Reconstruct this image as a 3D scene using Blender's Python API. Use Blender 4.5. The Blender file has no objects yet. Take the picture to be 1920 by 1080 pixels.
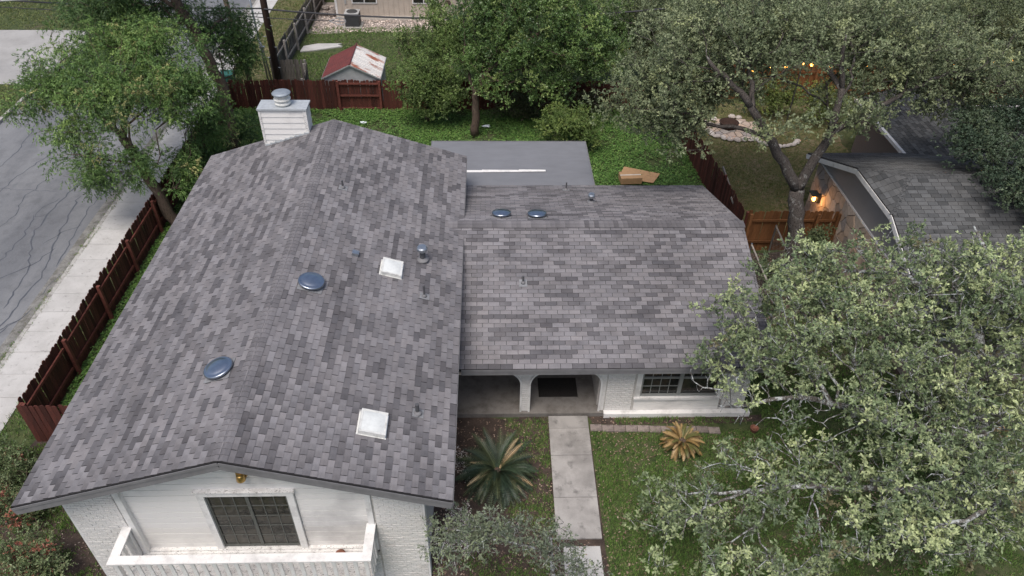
import bpy, math, random
import numpy as np
from mathutils import Matrix, Vector

SC = bpy.context.scene
COL = SC.collection
rad = math.radians

# ------------------------------------------------------------------ camera
CAM_POS = np.array((0.7292, -8.3739, 15.7889))
PITCH, YAW, ROLL, FPX = 0.6915, 0.0405, 0.0215, 1386.8
_f = np.array([math.sin(YAW)*math.cos(PITCH), math.cos(YAW)*math.cos(PITCH), -math.sin(PITCH)])
_r0 = np.array([math.cos(YAW), -math.sin(YAW), 0.0]); _u0 = np.cross(_r0, _f)
_r = _r0*math.cos(ROLL)+_u0*math.sin(ROLL); _u = -_r0*math.sin(ROLL)+_u0*math.cos(ROLL)
cd = bpy.data.cameras.new('camera'); cam = bpy.data.objects.new('camera', cd); COL.objects.link(cam)
cd.sensor_width = 36.0; cd.lens = FPX/1920*36.0; cd.clip_start = 0.1; cd.clip_end = 2000
M4 = Matrix.Identity(4)
for i in range(3):
    M4[i][0] = _r[i]; M4[i][1] = _u[i]; M4[i][2] = -_f[i]; M4[i][3] = CAM_POS[i]
cam.matrix_world = M4
SC.camera = cam

# ------------------------------------------------------------------ sky and sun (soft overcast light from high behind the camera)
SUN_EL, SUN_AZ = 66.0, 203.0            # azimuth clockwise from +Y
world = bpy.data.worlds.new('World'); SC.world = world; world.use_nodes = True
nt = world.node_tree; nt.nodes.clear()
sky = nt.nodes.new('ShaderNodeTexSky'); sky.sky_type = 'NISHITA'; sky.sun_disc = False
sky.sun_elevation = rad(SUN_EL); sky.sun_rotation = rad(SUN_AZ)
sky.air_density = 1.0; sky.dust_density = 4.0; sky.ozone_density = 1.0
bg = nt.nodes.new('ShaderNodeBackground'); bg.inputs['Strength'].default_value = 0.09
wo = nt.nodes.new('ShaderNodeOutputWorld')
nt.links.new(sky.outputs[0], bg.inputs[0]); nt.links.new(bg.outputs[0], wo.inputs[0])
sd = bpy.data.lights.new('sun', 'SUN'); sd.energy = 1.5; sd.angle = rad(28); sd.color = (1.0, 0.95, 0.90)
sun = bpy.data.objects.new('sun', sd); COL.objects.link(sun)
_sd = Vector((math.sin(rad(SUN_AZ))*math.cos(rad(SUN_EL)), math.cos(rad(SUN_AZ))*math.cos(rad(SUN_EL)), math.sin(rad(SUN_EL))))
sun.rotation_euler = _sd.to_track_quat('Z', 'Y').to_euler(); sun.location = (0, 0, 40)
vs = SC.view_settings
vs.view_transform = 'Standard'; vs.look = 'None'; vs.gamma = 1.0; vs.use_curve_mapping = False
vs.exposure = 0.72

# ------------------------------------------------------------------ materials
MATS = {}
def mat(name, col, rough=0.7, noise=None, bump=None, attr=False, rnd=0.0, spec=0.3, metal=0.0, extra=None, emit=None, trans=0.0, coords='Object'):
    """col: base colour; noise: list of (scale, colour2, lo, hi, detail, stretch); bump: (scale, strength, stretch)
    attr: multiply by vertex colour 'Col'; rnd: per-object brightness variation; trans: thin leaf translucency"""
    m = bpy.data.materials.new(name); m.use_nodes = True
    t = m.node_tree; N = t.nodes; L = t.links
    b = N['Principled BSDF']
    b.inputs['Roughness'].default_value = rough; b.inputs['Metallic'].default_value = metal
    b.inputs['Specular IOR Level'].default_value = spec
    tc = N.new('ShaderNodeTexCoord')
    def vec(stretch):
        if stretch is None: return tc.outputs[coords]
        mp = N.new('ShaderNodeMapping'); mp.inputs['Scale'].default_value = stretch
        L.new(tc.outputs[coords], mp.inputs[0]); return mp.outputs[0]
    if attr:
        a = N.new('ShaderNodeAttribute'); a.attribute_name = 'Col'; cur = a.outputs['Color']
    else:
        c = N.new('ShaderNodeRGB'); c.outputs[0].default_value = (*col, 1); cur = c.outputs[0]
    for nz in (noise or []):
        sc_, c2, lo, hi = nz[:4]; det = nz[4] if len(nz) > 4 else 4; st = nz[5] if len(nz) > 5 else None
        n = N.new('ShaderNodeTexNoise'); n.inputs['Scale'].default_value = sc_; n.inputs['Detail'].default_value = det
        n.inputs['Roughness'].default_value = 0.6
        L.new(vec(st), n.inputs['Vector'])
        r = N.new('ShaderNodeMapRange'); r.inputs['From Min'].default_value = lo; r.inputs['From Max'].default_value = hi
        L.new(n.outputs['Fac'], r.inputs['Value'])
        mx = N.new('ShaderNodeMix'); mx.data_type = 'RGBA'
        if len(c2) == 1:            # multiply by a grey
            mx.blend_type = 'MULTIPLY'; c2 = (c2[0],)*3
        L.new(r.outputs[0], mx.inputs['Factor']); L.new(cur, mx.inputs['A']); mx.inputs['B'].default_value = (*c2, 1)
        cur = mx.outputs['Result']
    if rnd:
        oi = N.new('ShaderNodeObjectInfo'); r = N.new('ShaderNodeMapRange')
        r.inputs['To Min'].default_value = 1-rnd; r.inputs['To Max'].default_value = 1+rnd
        L.new(oi.outputs['Random'], r.inputs['Value'])
        h = N.new('ShaderNodeHueSaturation'); L.new(cur, h.inputs['Color']); L.new(r.outputs[0], h.inputs['Value']); cur = h.outputs[0]
    L.new(cur, b.inputs['Base Color'])
    if bump:
        n = N.new('ShaderNodeTexNoise'); n.inputs['Scale'].default_value = bump[0]; n.inputs['Detail'].default_value = 4
        L.new(vec(bump[2] if len(bump) > 2 else None), n.inputs['Vector'])
        bp = N.new('ShaderNodeBump'); bp.inputs['Strength'].default_value = bump[1]; bp.inputs['Distance'].default_value = 0.02
        L.new(n.outputs['Fac'], bp.inputs['Height']); L.new(bp.outputs[0], b.inputs['Normal'])
    if emit:
        b.inputs['Emission Color'].default_value = (*emit[0], 1); b.inputs['Emission Strength'].default_value = emit[1]
    if trans:
        tr = N.new('ShaderNodeBsdfTranslucent'); L.new(cur, tr.inputs['Color'])
        ms = N.new('ShaderNodeMixShader'); ms.inputs[0].default_value = trans
        L.new(b.outputs[0], ms.inputs[1]); L.new(tr.outputs[0], ms.inputs[2])
        L.new(ms.outputs[0], N['Material Output'].inputs['Surface'])
    MATS[name] = m
    return m

mat('shingle', (1, 1, 1), 0.92, [(240, (0.72,), 0.42, 0.62, 2), (0.5, (0.80,), 0.40, 0.66, 6), (1.6, (0.88,), 0.45, 0.66, 6, (1, 1, 1)), (7, (0.93,), 0.45, 0.6, 4)], (190, 0.22), attr=True, spec=0.2)
mat('roof_felt', (0.035, 0.034, 0.036), 0.95)
mat('flat_membrane', (0.190, 0.197, 0.215), 0.85, [(90, (0.90,), 0.4, 0.65, 3), (1.3, (0.91,), 0.4, 0.65, 5, (1, 3, 1)), (0.5, (0.94,), 0.45, 0.6, 3)], (150, 0.2))
mat('white_siding', (0.76, 0.742, 0.715), 0.55, [(0.9, (0.50, 0.485, 0.475), 0.50, 0.74, 7), (9, (0.64, 0.61, 0.58), 0.60, 0.74, 5, (1, 1, 5)), (38, (0.33, 0.28, 0.25), 0.735, 0.76, 3)], (40, 0.12, (1, 1, 6)), rnd=0.02)
mat('white_brick', (0.715, 0.698, 0.675), 0.6, [(2.0, (0.60, 0.57, 0.54), 0.55, 0.75, 6), (30, (0.80,), 0.5, 0.7, 3)], (60, 0.35))
mat('brick_joint', (0.54, 0.515, 0.485), 0.9, [(8, (0.75,), 0.4, 0.7, 3)])
mat('white_trim', (0.75, 0.738, 0.718), 0.5, [(3, (0.54, 0.53, 0.515), 0.50, 0.70, 6), (55, (0.16, 0.14, 0.12), 0.69, 0.71, 3), (14, (0.50, 0.47, 0.44), 0.66, 0.72, 4)], (50, 0.12))
mat('worn_trim', (0.74, 0.725, 0.70), 0.6, [(5, (0.58, 0.56, 0.54), 0.48, 0.65, 5), (30, (0.10, 0.085, 0.07), 0.60, 0.63, 4, (0.7, 2, 2))], (50, 0.2))
mat('gray_fascia', (0.20, 0.197, 0.203), 0.6, [(4, (0.8,), 0.4, 0.7, 4)])
mat('metal_trim', (0.50, 0.51, 0.53), 0.4, [(12, (0.8,), 0.45, 0.7, 3)], metal=0.5)
mat('galvanised', (0.42, 0.45, 0.48), 0.35, [(14, (0.78,), 0.45, 0.7, 4)], metal=0.85)
mat('vent_metal', (0.36, 0.40, 0.46), 0.28, [(9, (0.85,), 0.4, 0.7, 3)], metal=0.95)
mat('pipe_dark', (0.10, 0.10, 0.105), 0.5, [(20, (0.7,), 0.4, 0.7, 3)])
mat('flashing', (0.50, 0.53, 0.55), 0.5, [(9, (0.8,), 0.4, 0.7, 3)], metal=0.3)
mat('flue_metal', (0.30, 0.34, 0.38), 0.55, [(9, (0.8,), 0.4, 0.7, 4)], metal=0.4)
mat('pipe_flash', (0.235, 0.24, 0.25), 0.6, [(14, (0.7,), 0.4, 0.7, 4)])
mat('gutter_dirt', (0.255, 0.25, 0.235), 0.95, [(3, (0.15, 0.145, 0.13), 0.42, 0.62, 7), (40, (0.7,), 0.42, 0.62, 3)], (40, 0.4))
mat('skylight_dome', (0.70, 0.72, 0.70), 0.35, [(2.5, (0.80,), 0.42, 0.7, 5), (14, (0.90,), 0.45, 0.7, 4)], spec=0.5)
mat('skylight_frame', (0.66, 0.66, 0.63), 0.5, [(8, (0.72,), 0.48, 0.68, 5)])
mat('glass_dark', (0.020, 0.021, 0.020), 0.06, [(3, (0.05, 0.045, 0.035), 0.45, 0.65, 3)], spec=0.6)
mat('door_glass', (0.045, 0.042, 0.034), 0.10, [(2.2, (0.02, 0.02, 0.017), 0.4, 0.6, 3, (1, 1, 2)), (9, (0.10, 0.085, 0.06), 0.55, 0.75, 3, (1, 1, 3))], spec=0.5)
mat('dark_metal', (0.05, 0.05, 0.05), 0.45)
mat('bronze_frame', (0.10, 0.105, 0.095), 0.4, [(9, (0.8,), 0.4, 0.7, 3)])
mat('gray_frame', (0.24, 0.25, 0.24), 0.45)
mat('soffit', (0.60, 0.56, 0.50), 0.75, [(3, (0.8,), 0.4, 0.7, 4)])
mat('porch_concrete', (0.205, 0.190, 0.175), 0.85, [(3, (0.125, 0.113, 0.10), 0.45, 0.7, 6), (45, (0.85,), 0.4, 0.7, 3)], (40, 0.1))
mat('interior_dark', (0.11, 0.095, 0.085), 0.9, [(4, (0.7,), 0.4, 0.7, 3)])
mat('doormat', (0.030, 0.026, 0.024), 0.98, [(50, (0.6,), 0.4, 0.6, 3)], (120, 0.5))
mat('brass', (0.55, 0.36, 0.12), 0.35, [(18, (0.6,), 0.45, 0.7, 3)], metal=0.8)
mat('terracotta', (0.30, 0.13, 0.085), 0.85, [(8, (0.6,), 0.45, 0.65, 4)])
mat('concrete_walk', (0.38, 0.362, 0.343), 0.85, [(1.1, (0.24, 0.228, 0.216), 0.40, 0.62, 7), (4, (0.13, 0.125, 0.118), 0.55, 0.76, 8), (70, (0.84,), 0.42, 0.66, 3)], (60, 0.12), rnd=0.07)
mat('sidewalk', (0.50, 0.49, 0.472), 0.85, [(1.4, (0.42, 0.41, 0.392), 0.42, 0.66, 6), (7, (0.30, 0.29, 0.275), 0.58, 0.72, 6), (60, (0.88,), 0.42, 0.66, 3)], (50, 0.1), rnd=0.05)
mat('driveway_concrete', (0.36, 0.352, 0.34), 0.9, [(0.8, (0.29, 0.283, 0.272), 0.42, 0.66, 6), (6, (0.24, 0.234, 0.225), 0.58, 0.74, 6)], (50, 0.1))
mat('kerb', (0.42, 0.41, 0.385), 0.9, [(4, (0.22, 0.21, 0.19), 0.45, 0.65, 6), (30, (0.75,), 0.45, 0.65, 3)], (30, 0.3))
mat('asphalt', (0.150, 0.156, 0.168), 0.9, [(0.35, (0.225, 0.231, 0.240), 0.40, 0.62, 6, (1, .25, 1)), (2.5, (0.84,), 0.48, 0.68, 6), (120, (0.78,), 0.42, 0.62, 2)], (120, 0.25))
mat('tar', (0.085, 0.093, 0.110), 0.75, [(9, (0.8,), 0.4, 0.7, 3)])
mat('soil', (0.085, 0.062, 0.050), 0.97, [(2.5, (0.05, 0.037, 0.031), 0.42, 0.62, 6), (16, (0.15, 0.115, 0.095), 0.60, 0.74, 5), (70, (0.62,), 0.45, 0.62, 2)], (25, 0.8))
mat('lawn_soil', (0.075, 0.095, 0.036), 0.97, [(0.7, (0.10, 0.088, 0.055), 0.50, 0.70, 6), (4, (0.035, 0.055, 0.017), 0.45, 0.65, 5), (40, (0.6,), 0.45, 0.65, 3)], (30, 0.7))
mat('dry_soil', (0.135, 0.125, 0.060), 0.97, [(0.8, (0.20, 0.165, 0.105), 0.45, 0.65, 6), (5, (0.075, 0.095, 0.032), 0.45, 0.62, 5), (40, (0.7,), 0.45, 0.65, 3)], (30, 0.6))
mat('red_board', (0.098, 0.030, 0.022), 0.85, [(3, (0.055, 0.022, 0.017), 0.45, 0.65, 5, (8, 8, 1)), (22, (0.60,), 0.48, 0.68, 4, (8, 8, 0.6)), (7, (0.16, 0.062, 0.045), 0.62, 0.74, 5, (5, 5, 1))], (30, 0.3, (8, 8, 0.5)), rnd=0.40)
mat('gray_board', (0.125, 0.113, 0.100), 0.9, [(3, (0.06, 0.055, 0.05), 0.45, 0.65, 5, (8, 8, 1)), (20, (0.6,), 0.48, 0.68, 4, (8, 8, 0.6))], (30, 0.3, (8, 8, 0.5)), rnd=0.28)
mat('gray_rail', (0.30, 0.275, 0.25), 0.9, [(12, (0.65,), 0.45, 0.65, 4)], rnd=0.15)
mat('cedar_board', (0.190, 0.085, 0.034), 0.75, [(3, (0.13, 0.055, 0.021), 0.45, 0.68, 5, (8, 8, 1)), (18, (0.7,), 0.5, 0.7, 4, (8, 8, 0.6))], (30, 0.2, (8, 8, 0.5)), rnd=0.22)
mat('pole_wood', (0.055, 0.033, 0.026), 0.9, [(14, (0.55,), 0.45, 0.65, 4, (3, 3, 0.3))], (20, 0.5, (3, 3, 0.3)))
mat('weathered_pole', (0.17, 0.13, 0.10), 0.9, [(10, (0.6,), 0.45, 0.65, 4, (3, 3, 0.4))], (20, 0.5, (3, 3, 0.3)))
mat('cable', (0.045, 0.045, 0.05), 0.6)
mat('pale_cable', (0.35, 0.35, 0.36), 0.5)
mat('shed_red', (0.155, 0.036, 0.034), 0.55, [(3, (0.10, 0.03, 0.028), 0.4, 0.7, 5)], rnd=0.1)
mat('shed_white', (0.62, 0.605, 0.585), 0.55, [(0.8, (0.29, 0.105, 0.06), 0.50, 0.60, 7, (1, 2, 1)), (6, (0.40, 0.26, 0.19), 0.62, 0.70, 5)], rnd=0.08)
mat('shed_wall', (0.40, 0.41, 0.415), 0.6, [(4, (0.8,), 0.4, 0.7, 4)])
mat('beige_siding', (0.52, 0.45, 0.38), 0.75, [(3, (0.88,), 0.4, 0.7, 4)])
mat('gravel', (0.34, 0.295, 0.265), 0.95, [(30, (0.5,), 0.4, 0.6, 3)], (40, 0.8))
mat('pebble', (1, 1, 1), 0.9, attr=True, noise=[(30, (0.8,), 0.4, 0.7, 3)])
mat('ac_metal', (0.07, 0.072, 0.075), 0.5); mat('ac_top', (0.38, 0.38, 0.37), 0.45)
mat('stucco', (0.34, 0.315, 0.30), 0.9, [(1.0, (0.9,), 0.4, 0.7, 4), (90, (0.9,), 0.4, 0.7, 3)], (90, 0.2))
mat('flagstone', (1, 1, 1), 0.85, [(7, (0.80,), 0.42, 0.68, 5), (40, (0.88,), 0.45, 0.65, 3)], (14, 0.5), attr=True)
mat('mortar', (0.22, 0.185, 0.16), 0.95, [(20, (0.8,), 0.4, 0.7, 3)])
mat('bark_oak', (0.088, 0.076, 0.068), 0.95, [(7, (0.22, 0.215, 0.20), 0.56, 0.64, 6), (26, (0.030, 0.025, 0.022), 0.50, 0.58, 4, (2, 2, 0.7))], (30, 1.0, (1.5, 1.5, 0.6)), coords='Object')
mat('bark_lichen', (0.120, 0.108, 0.096), 0.95, [(9, (0.43, 0.455, 0.445), 0.46, 0.57, 7), (34, (0.045, 0.040, 0.035), 0.54, 0.62, 5)], (34, 1.0))
mat('bark_brown', (0.105, 0.075, 0.058), 0.95, [(12, (0.045, 0.033, 0.027), 0.5, 0.64, 4, (2, 2, 0.5)), (4, (0.17, 0.13, 0.10), 0.58, 0.7, 4)], (20, 0.9, (1.5, 1.5, 0.5)))
mat('leaf', (1, 1, 1), 0.5, attr=True, spec=0.35, trans=0.14)
mat('leaf_gloss', (1, 1, 1), 0.38, attr=True, spec=0.45, trans=0.18)
mat('frond', (1, 1, 1), 0.45, attr=True, spec=0.4, trans=0.12)
mat('cardboard', (0.42, 0.26, 0.14), 0.9, [(6, (0.85,), 0.4, 0.7, 4)])
mat('paper', (0.72, 0.78, 0.82), 0.7, [(9, (0.85,), 0.4, 0.7, 3)])
mat('paver', (0.27, 0.225, 0.205), 0.95, [(9, (0.15, 0.125, 0.115), 0.45, 0.68, 5), (60, (0.75,), 0.42, 0.62, 3)], (50, 0.4), rnd=0.2)
mat('bulb', (1, 0.6, 0.25), 0.4, emit=((1.0, 0.36, 0.06), 9.0))
mat('lamp_glow', (1, 0.6, 0.25), 0.4, emit=((1.0, 0.42, 0.10), 6.0))
mat('green_plastic', (0.03, 0.12, 0.095), 0.5, [(9, (0.7,), 0.4, 0.7, 4)])
mat('chain_wire', (0.28, 0.27, 0.26), 0.5, metal=0.5)

# ------------------------------------------------------------------ mesh helpers
ORG = {}                                        # object name -> world origin of its thing
def np_mesh(name, V, F, col=None, smooth=False):
    """V (n,3); F (m,k) with one k"""
    V = np.asarray(V, np.float32); F = np.asarray(F, np.int32)
    me = bpy.data.meshes.new(name)
    me.vertices.add(len(V)); me.vertices.foreach_set('co', V.ravel())
    k = F.shape[1]
    me.loops.add(F.size); me.loops.foreach_set('vertex_index', F.ravel())
    me.polygons.add(len(F)); me.polygons.foreach_set('loop_start', np.arange(0, F.size, k, dtype=np.int32))
    try: me.polygons.foreach_set('loop_total', np.full(len(F), k, np.int32))
    except Exception: pass
    if smooth: me.polygons.foreach_set('use_smooth', np.ones(len(F), bool))
    if col is not None:
        a = me.color_attributes.new('Col', 'FLOAT_COLOR', 'POINT')
        c4 = np.ones((len(V), 4), np.float32); c4[:, :3] = col
        a.data.foreach_set('color', c4.ravel())
    me.update(calc_edges=True); me.validate()
    return me

def link(name, me, material, parent=None, loc=None):
    o = bpy.data.objects.new(name, me); COL.objects.link(o)
    if me is not None and material is not None and not me.materials: me.materials.append(MATS[material])
    if parent is not None: o.parent = parent; ORG[o.name] = ORG.get(parent.name, np.zeros(3))
    if loc is not None: o.location = loc
    return o

def thing(name, label, cat, loc=(0, 0, 0), group=None):
    o = bpy.data.objects.new(name, None); COL.objects.link(o); o.location = loc; o.empty_display_size = 0.2
    ORG[o.name] = np.array(loc, float)
    return tag(o, label, cat, group)
def tag(o, label=None, cat=None, group=None, kind=None):
    if label: o['label'] = label
    if cat: o['category'] = cat
    if group: o['group'] = group
    if kind: o['kind'] = kind
    return o

def nrm(a):
    a = np.asarray(a, float); return a/np.linalg.norm(a)

class MB:
    def __init__(s): s.v = []; s.f = []; s.c = []; s.hc = False
    def _add(s, vs, fs, col=None):
        b = len(s.v); s.v += [tuple(map(float, v)) for v in vs]; s.f += [tuple(b+i for i in f) for f in fs]
        if col is not None: s.hc = True
        s.c += [tuple(col) if col is not None else (1, 1, 1)]*len(vs)
        return s
    def box(s, x0, x1, y0, y1, z0, z1, col=None):
        return s._add([(x0,y0,z0),(x1,y0,z0),(x1,y1,z0),(x0,y1,z0),(x0,y0,z1),(x1,y0,z1),(x1,y1,z1),(x0,y1,z1)],
                      [(3,2,1,0),(4,5,6,7),(0,1,5,4),(1,2,6,5),(2,3,7,6),(3,0,4,7)], col)
    def obox(s, c, ax, col=None):
        """ax: three half-axis vectors, right-handed"""
        c = np.array(c, float); a, b, d = [np.array(q, float) for q in ax]
        P = [c+i*a+j*b+k*d for k in (-1, 1) for i, j in ((-1,-1),(1,-1),(1,1),(-1,1))]
        return s._add(P, [(3,2,1,0),(4,5,6,7),(0,1,5,4),(1,2,6,5),(2,3,7,6),(3,0,4,7)], col)
    def bar(s, p, q, w, h, up=(0, 0, 1), col=None):
        p = np.array(p, float); q = np.array(q, float); d = q-p; L = np.linalg.norm(d); d = d/L
        side = np.cross(d, up); side = side/np.linalg.norm(side); u = np.cross(side, d)
        return s.obox((p+q)/2, (d*L/2, -side*w/2, u*h/2), col)
    def poly(s, pts, col=None): return s._add(pts, [tuple(range(len(pts)))], col)
    def prism(s, pts, d, col=None):
        """closed outline pts extruded by vector d"""
        n = len(pts); P = [np.array(p, float) for p in pts]; Q = [p+np.array(d, float) for p in P]
        fs = [tuple(reversed(range(n))), tuple(range(n, 2*n))]+[(i, (i+1) % n, n+(i+1) % n, n+i) for i in range(n)]
        return s._add(P+Q, fs, col)
    def tube(s, pts, r, n=8, cap=True, col=None):
        P = [np.array(p, float) for p in pts]; m = len(P)
        r = [r]*m if np.isscalar(r) else list(r)
        vs_ = []; prev = None
        for i in range(m):
            d = P[min(i+1, m-1)]-P[max(i-1, 0)]; d = d/(np.linalg.norm(d)+1e-9)
            if prev is None:
                a = np.cross(d, (0, 0, 1) if abs(d[2]) < .9 else (1, 0, 0))
            else: a = prev-d*np.dot(prev, d)
            a = a/np.linalg.norm(a); prev = a; b = np.cross(d, a)
            for k in range(n):
                t = 2*math.pi*k/n; vs_.append(P[i]+r[i]*(math.cos(t)*a+math.sin(t)*b))
        fs = [(i*n+k, i*n+(k+1) % n, (i+1)*n+(k+1) % n, (i+1)*n+k) for i in range(m-1) for k in range(n)]
        if cap: fs += [tuple(reversed(range(n))), tuple(range((m-1)*n, m*n))]
        return s._add(vs_, fs, col)
    def lathe(s, prof, o=(0, 0, 0), n=16, ax=None, col=None):
        """prof: list of (r, h) along axis ax (a,b,axis)"""
        a, b, z = ax if ax else ((1, 0, 0), (0, 1, 0), (0, 0, 1)); a, b, z = map(lambda q: np.array(q, float), (a, b, z)); o = np.array(o, float)
        vs_ = [o+r*(math.cos(2*math.pi*k/n)*a+math.sin(2*math.pi*k/n)*b)+h*z for r, h in prof for k in range(n)]
        m = len(prof)
        fs = [(i*n+k, i*n+(k+1) % n, (i+1)*n+(k+1) % n, (i+1)*n+k) for i in range(m-1) for k in range(n)]
        fs += [tuple(reversed(range(n))), tuple(range((m-1)*n, m*n))]
        return s._add(vs_, fs, col)
    def mesh(s, name, org=(0, 0, 0), smooth=False):
        me = bpy.data.meshes.new(name); o = np.array(org, float)
        V = np.array(s.v, float)-o
        me.from_pydata(V.tolist(), [], s.f); me.update()
        if smooth: me.polygons.foreach_set('use_smooth', np.ones(len(me.polygons), bool))
        if s.hc:
            a = me.color_attributes.new('Col', 'FLOAT_COLOR', 'POINT')
            c4 = np.ones((len(V), 4), np.float32); c4[:, :3] = np.array(s.c); a.data.foreach_set('color', c4.ravel())
        return me
    def build(s, name, material, parent=None, smooth=False):
        org = ORG.get(parent.name, np.zeros(3)) if parent is not None else np.zeros(3)
        return link(name, s.mesh(name, org, smooth), material, parent)

def structure(name, mb, material, parent=None, smooth=False):
    o = mb.build(name, material, parent, smooth)
    if parent is None: o['kind'] = 'structure'
    return o
def wob(x0, y0, x1, y1, z, amp=.12, step=.5, seed=0):
    """rectangle with an uneven outline, as a list of points"""
    r = random.Random(seed); P = []
    C = [(x0,y0),(x1,y0),(x1,y1),(x0,y1)]
    for i in range(4):
        (a, b), (c, d) = C[i], C[(i+1) % 4]; L = math.hypot(c-a, d-b); n = max(2, int(L/step))
        for k in range(n): P.append((a+(c-a)*k/n+r.uniform(-amp, amp), b+(d-b)*k/n+r.uniform(-amp, amp), z))
    return P
# ------------------------------------------------------------------ shingles
def tab_colour(rng, pal, prev):
    """one tab's left/right tone: runs of darker tabs with soft ends"""
    t = prev
    if rng.random() < 0.74:
        q = rng.random()
        t = 0.0 if q < .27 else (1.0 if q > .60 else 0.55)
        t += rng.uniform(-.16, .16)
    return t
def shingle_field(o, u, v, n, ulim, rows, expo, rng, pal, w=.305, thick=.013):
    """list of (V(16,3), C(16,3)) tabs; ulim(t) gives (u0,u1) at distance t up the slope"""
    o, u, v, n = [np.array(q, float) for q in (o, u, v, n)]
    lo, hi = np.array(pal[0]), np.array(pal[1]); out = []
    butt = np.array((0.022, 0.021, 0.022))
    for r in range(rows):
        t0 = r*expo-(.012 if r == 0 else 0); t1 = (r+1)*expo+.02
        a0, a1 = ulim(r*expo+expo*.5)
        s = a0-rng.uniform(0, w) if True else a0
        s = a0-((r*w*.5) % w)-rng.uniform(0, .02); prev = .5
        while s < a1:
            x0 = max(s, a0)+.006; x1 = min(s+w, a1)-.006; s += w
            if x1-x0 < .03: continue
            cL = tab_colour(rng, pal, prev)
            cR = cL if rng.random() < .72 else cL+rng.choice((-1, 1))*rng.uniform(.25, .6)
            cB = rng.uniform(-.10, .10)                           # darker or lighter foot of the tab
            prev = cR
            j = rng.uniform(-.004, .004); h = thick+rng.uniform(-.003, .004); tint = rng.uniform(-.012, .012)
            P = lambda x, t, z: o+u*x+v*t+n*z
            b0, b1 = t0+j, t1
            q = [P(x0, b0, h), P(x1, b0, h), P(x1, b1, .003), P(x0, b1, .003)]
            g = lambda c: np.clip(lo+(hi-lo)*np.clip(c, -.25, 1.25), .01, 1)*np.array((1+tint, 1, 1-tint))
            V = [q[0], q[1], q[2], q[3],
                 P(x0, b0, -.004), P(x1, b0, -.004), q[1], q[0],
                 P(x0, b1, -.004), P(x0, b0, -.004), q[0], q[3],
                 P(x1, b0, -.004), P(x1, b1, -.004), q[2], q[1]]
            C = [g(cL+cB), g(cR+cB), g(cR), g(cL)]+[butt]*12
            out.append((np.array(V), np.array(C)))
    return out
TABF = np.array([(0, 1, 2, 3), (4, 5, 6, 7), (8, 9, 10, 11), (12, 13, 14, 15)])
def cam_area(V):
    d = V[:4]-CAM_POS; z = d@_f; x = d@_r/z; y = d@_u/z
    if (z < 0).any() or abs(x.mean()) > .71 or abs(y.mean()) > .41: return 0
    a = 0
    for i in range(4): a += x[i]*y[(i+1) % 4]-x[(i+1) % 4]*y[i]
    return abs(a)/2
def lay_shingles(tabs, parent, n_single=300):
    org = ORG[parent.name]
    order = sorted(range(len(tabs)), key=lambda i: -cam_area(tabs[i][0]))
    for i in order[:n_single]:
        V, C = tabs[i]; c = V[:4].mean(0)
        me = np_mesh('shingle', V-c, TABF, C); link('shingle', me, 'shingle', parent, c-org)
    rest = order[n_single:]
    V = np.concatenate([tabs[i][0] for i in rest])-org; C = np.concatenate([tabs[i][1] for i in rest])
    F = np.concatenate([TABF+16*k for k in range(len(rest))])
    o = link('shingles', np_mesh('shingles', V, F, C), 'shingle', parent); o['kind'] = 'stuff'
def ridge_caps(p, q, nL, nR, parent, rng, pal, half=.165, expo=.14, lift=.031):
    """bent cap shingles laid along a ridge from p to q; nL/nR: unit vectors down each slope"""
    p = np.array(p, float); q = np.array(q, float); L = np.linalg.norm(q-p); d = (q-p)/L; nL = np.array(nL, float); nR = np.array(nR, float)
    org = ORG[parent.name]; lo, hi = np.array(pal[0]), np.array(pal[1]); meshes = []
    for k in range(7):
        c = lo+(hi-lo)*(.2+.6*k/6.0); up = np.array((0, 0, 1.0)); m = MB()
        for t, z, e in ((0, lift, 0), (expo+.03, .010, 0)): pass
        A = lambda t, s, z: d*t+s*half+up*z
        s1 = nL*.45; s2 = nR*.45
        ring = lambda t, z: [A(t, nL, z-.008), A(t, s1, z), A(t, s2, z), A(t, nR, z-.008)]
        m._add(ring(0, lift)+ring(expo+.03, lift-.014), [(0, 1, 5, 4), (1, 2, 6, 5), (2, 3, 7, 6)], c)
        m._add(ring(0, lift)+ring(0, lift-.016), [(1, 0, 4, 5), (2, 1, 5, 6), (3, 2, 6, 7)], c*.8)
        meshes.append(m.mesh('ridge_cap'))
    n = int(L/expo)
    for i in range(n):
        t = i*expo
        if i == 0 or rng.random() < .55: tone = rng.randrange(7)
        link('ridge_cap', meshes[max(0, min(6, tone+rng.choice((-1, 0, 0, 1))))], 'shingle', parent, p+d*t-org)

# ------------------------------------------------------------------ the house
XL, YB, ZE, ZR = -8.305, 13.266, 3.532, 4.849
XR = XL/2; SM = (ZR-ZE)/(-XR); PALH = ((0.148, 0.142, 0.150), (0.254, 0.243, 0.252))
house = thing('house', 'white brick house with grey shingle roofs, a front balcony and arched porch, filling the middle', 'house', (-4.15, 6.6, 0))
rng = random.Random(4)
nR_ = nrm((SM, 0, 1)); nL_ = nrm((-SM, 0, 1)); slopeL = math.hypot(XR, ZR-ZE)
YE, ZWE, YRG, ZWR, XG, YBK = 4.722, 2.284, 9.149, 3.679, 8.104, 13.288
WM = (ZWR-ZWE)/(YRG-YE); ZBK = ZWR-(YBK-YRG)*WM
nF_ = nrm((0, -WM, 1)); nB_ = nrm((0, WM, 1))
def slab(mb, pts, n, th=.10, gap=.006):
    n = np.array(n); mb.prism([np.array(p)-n*(th+gap) for p in pts], n*th)
m = MB()
slab(m, [(XR, 0, ZR), (XL, 0, ZE), (XL, YB, ZE), (XR, YB, ZR)], nL_)
slab(m, [(0, 0, ZE), (XR, 0, ZR), (XR, YB, ZR), (0, YB, ZE)], nR_)
XW0 = -.50
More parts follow.
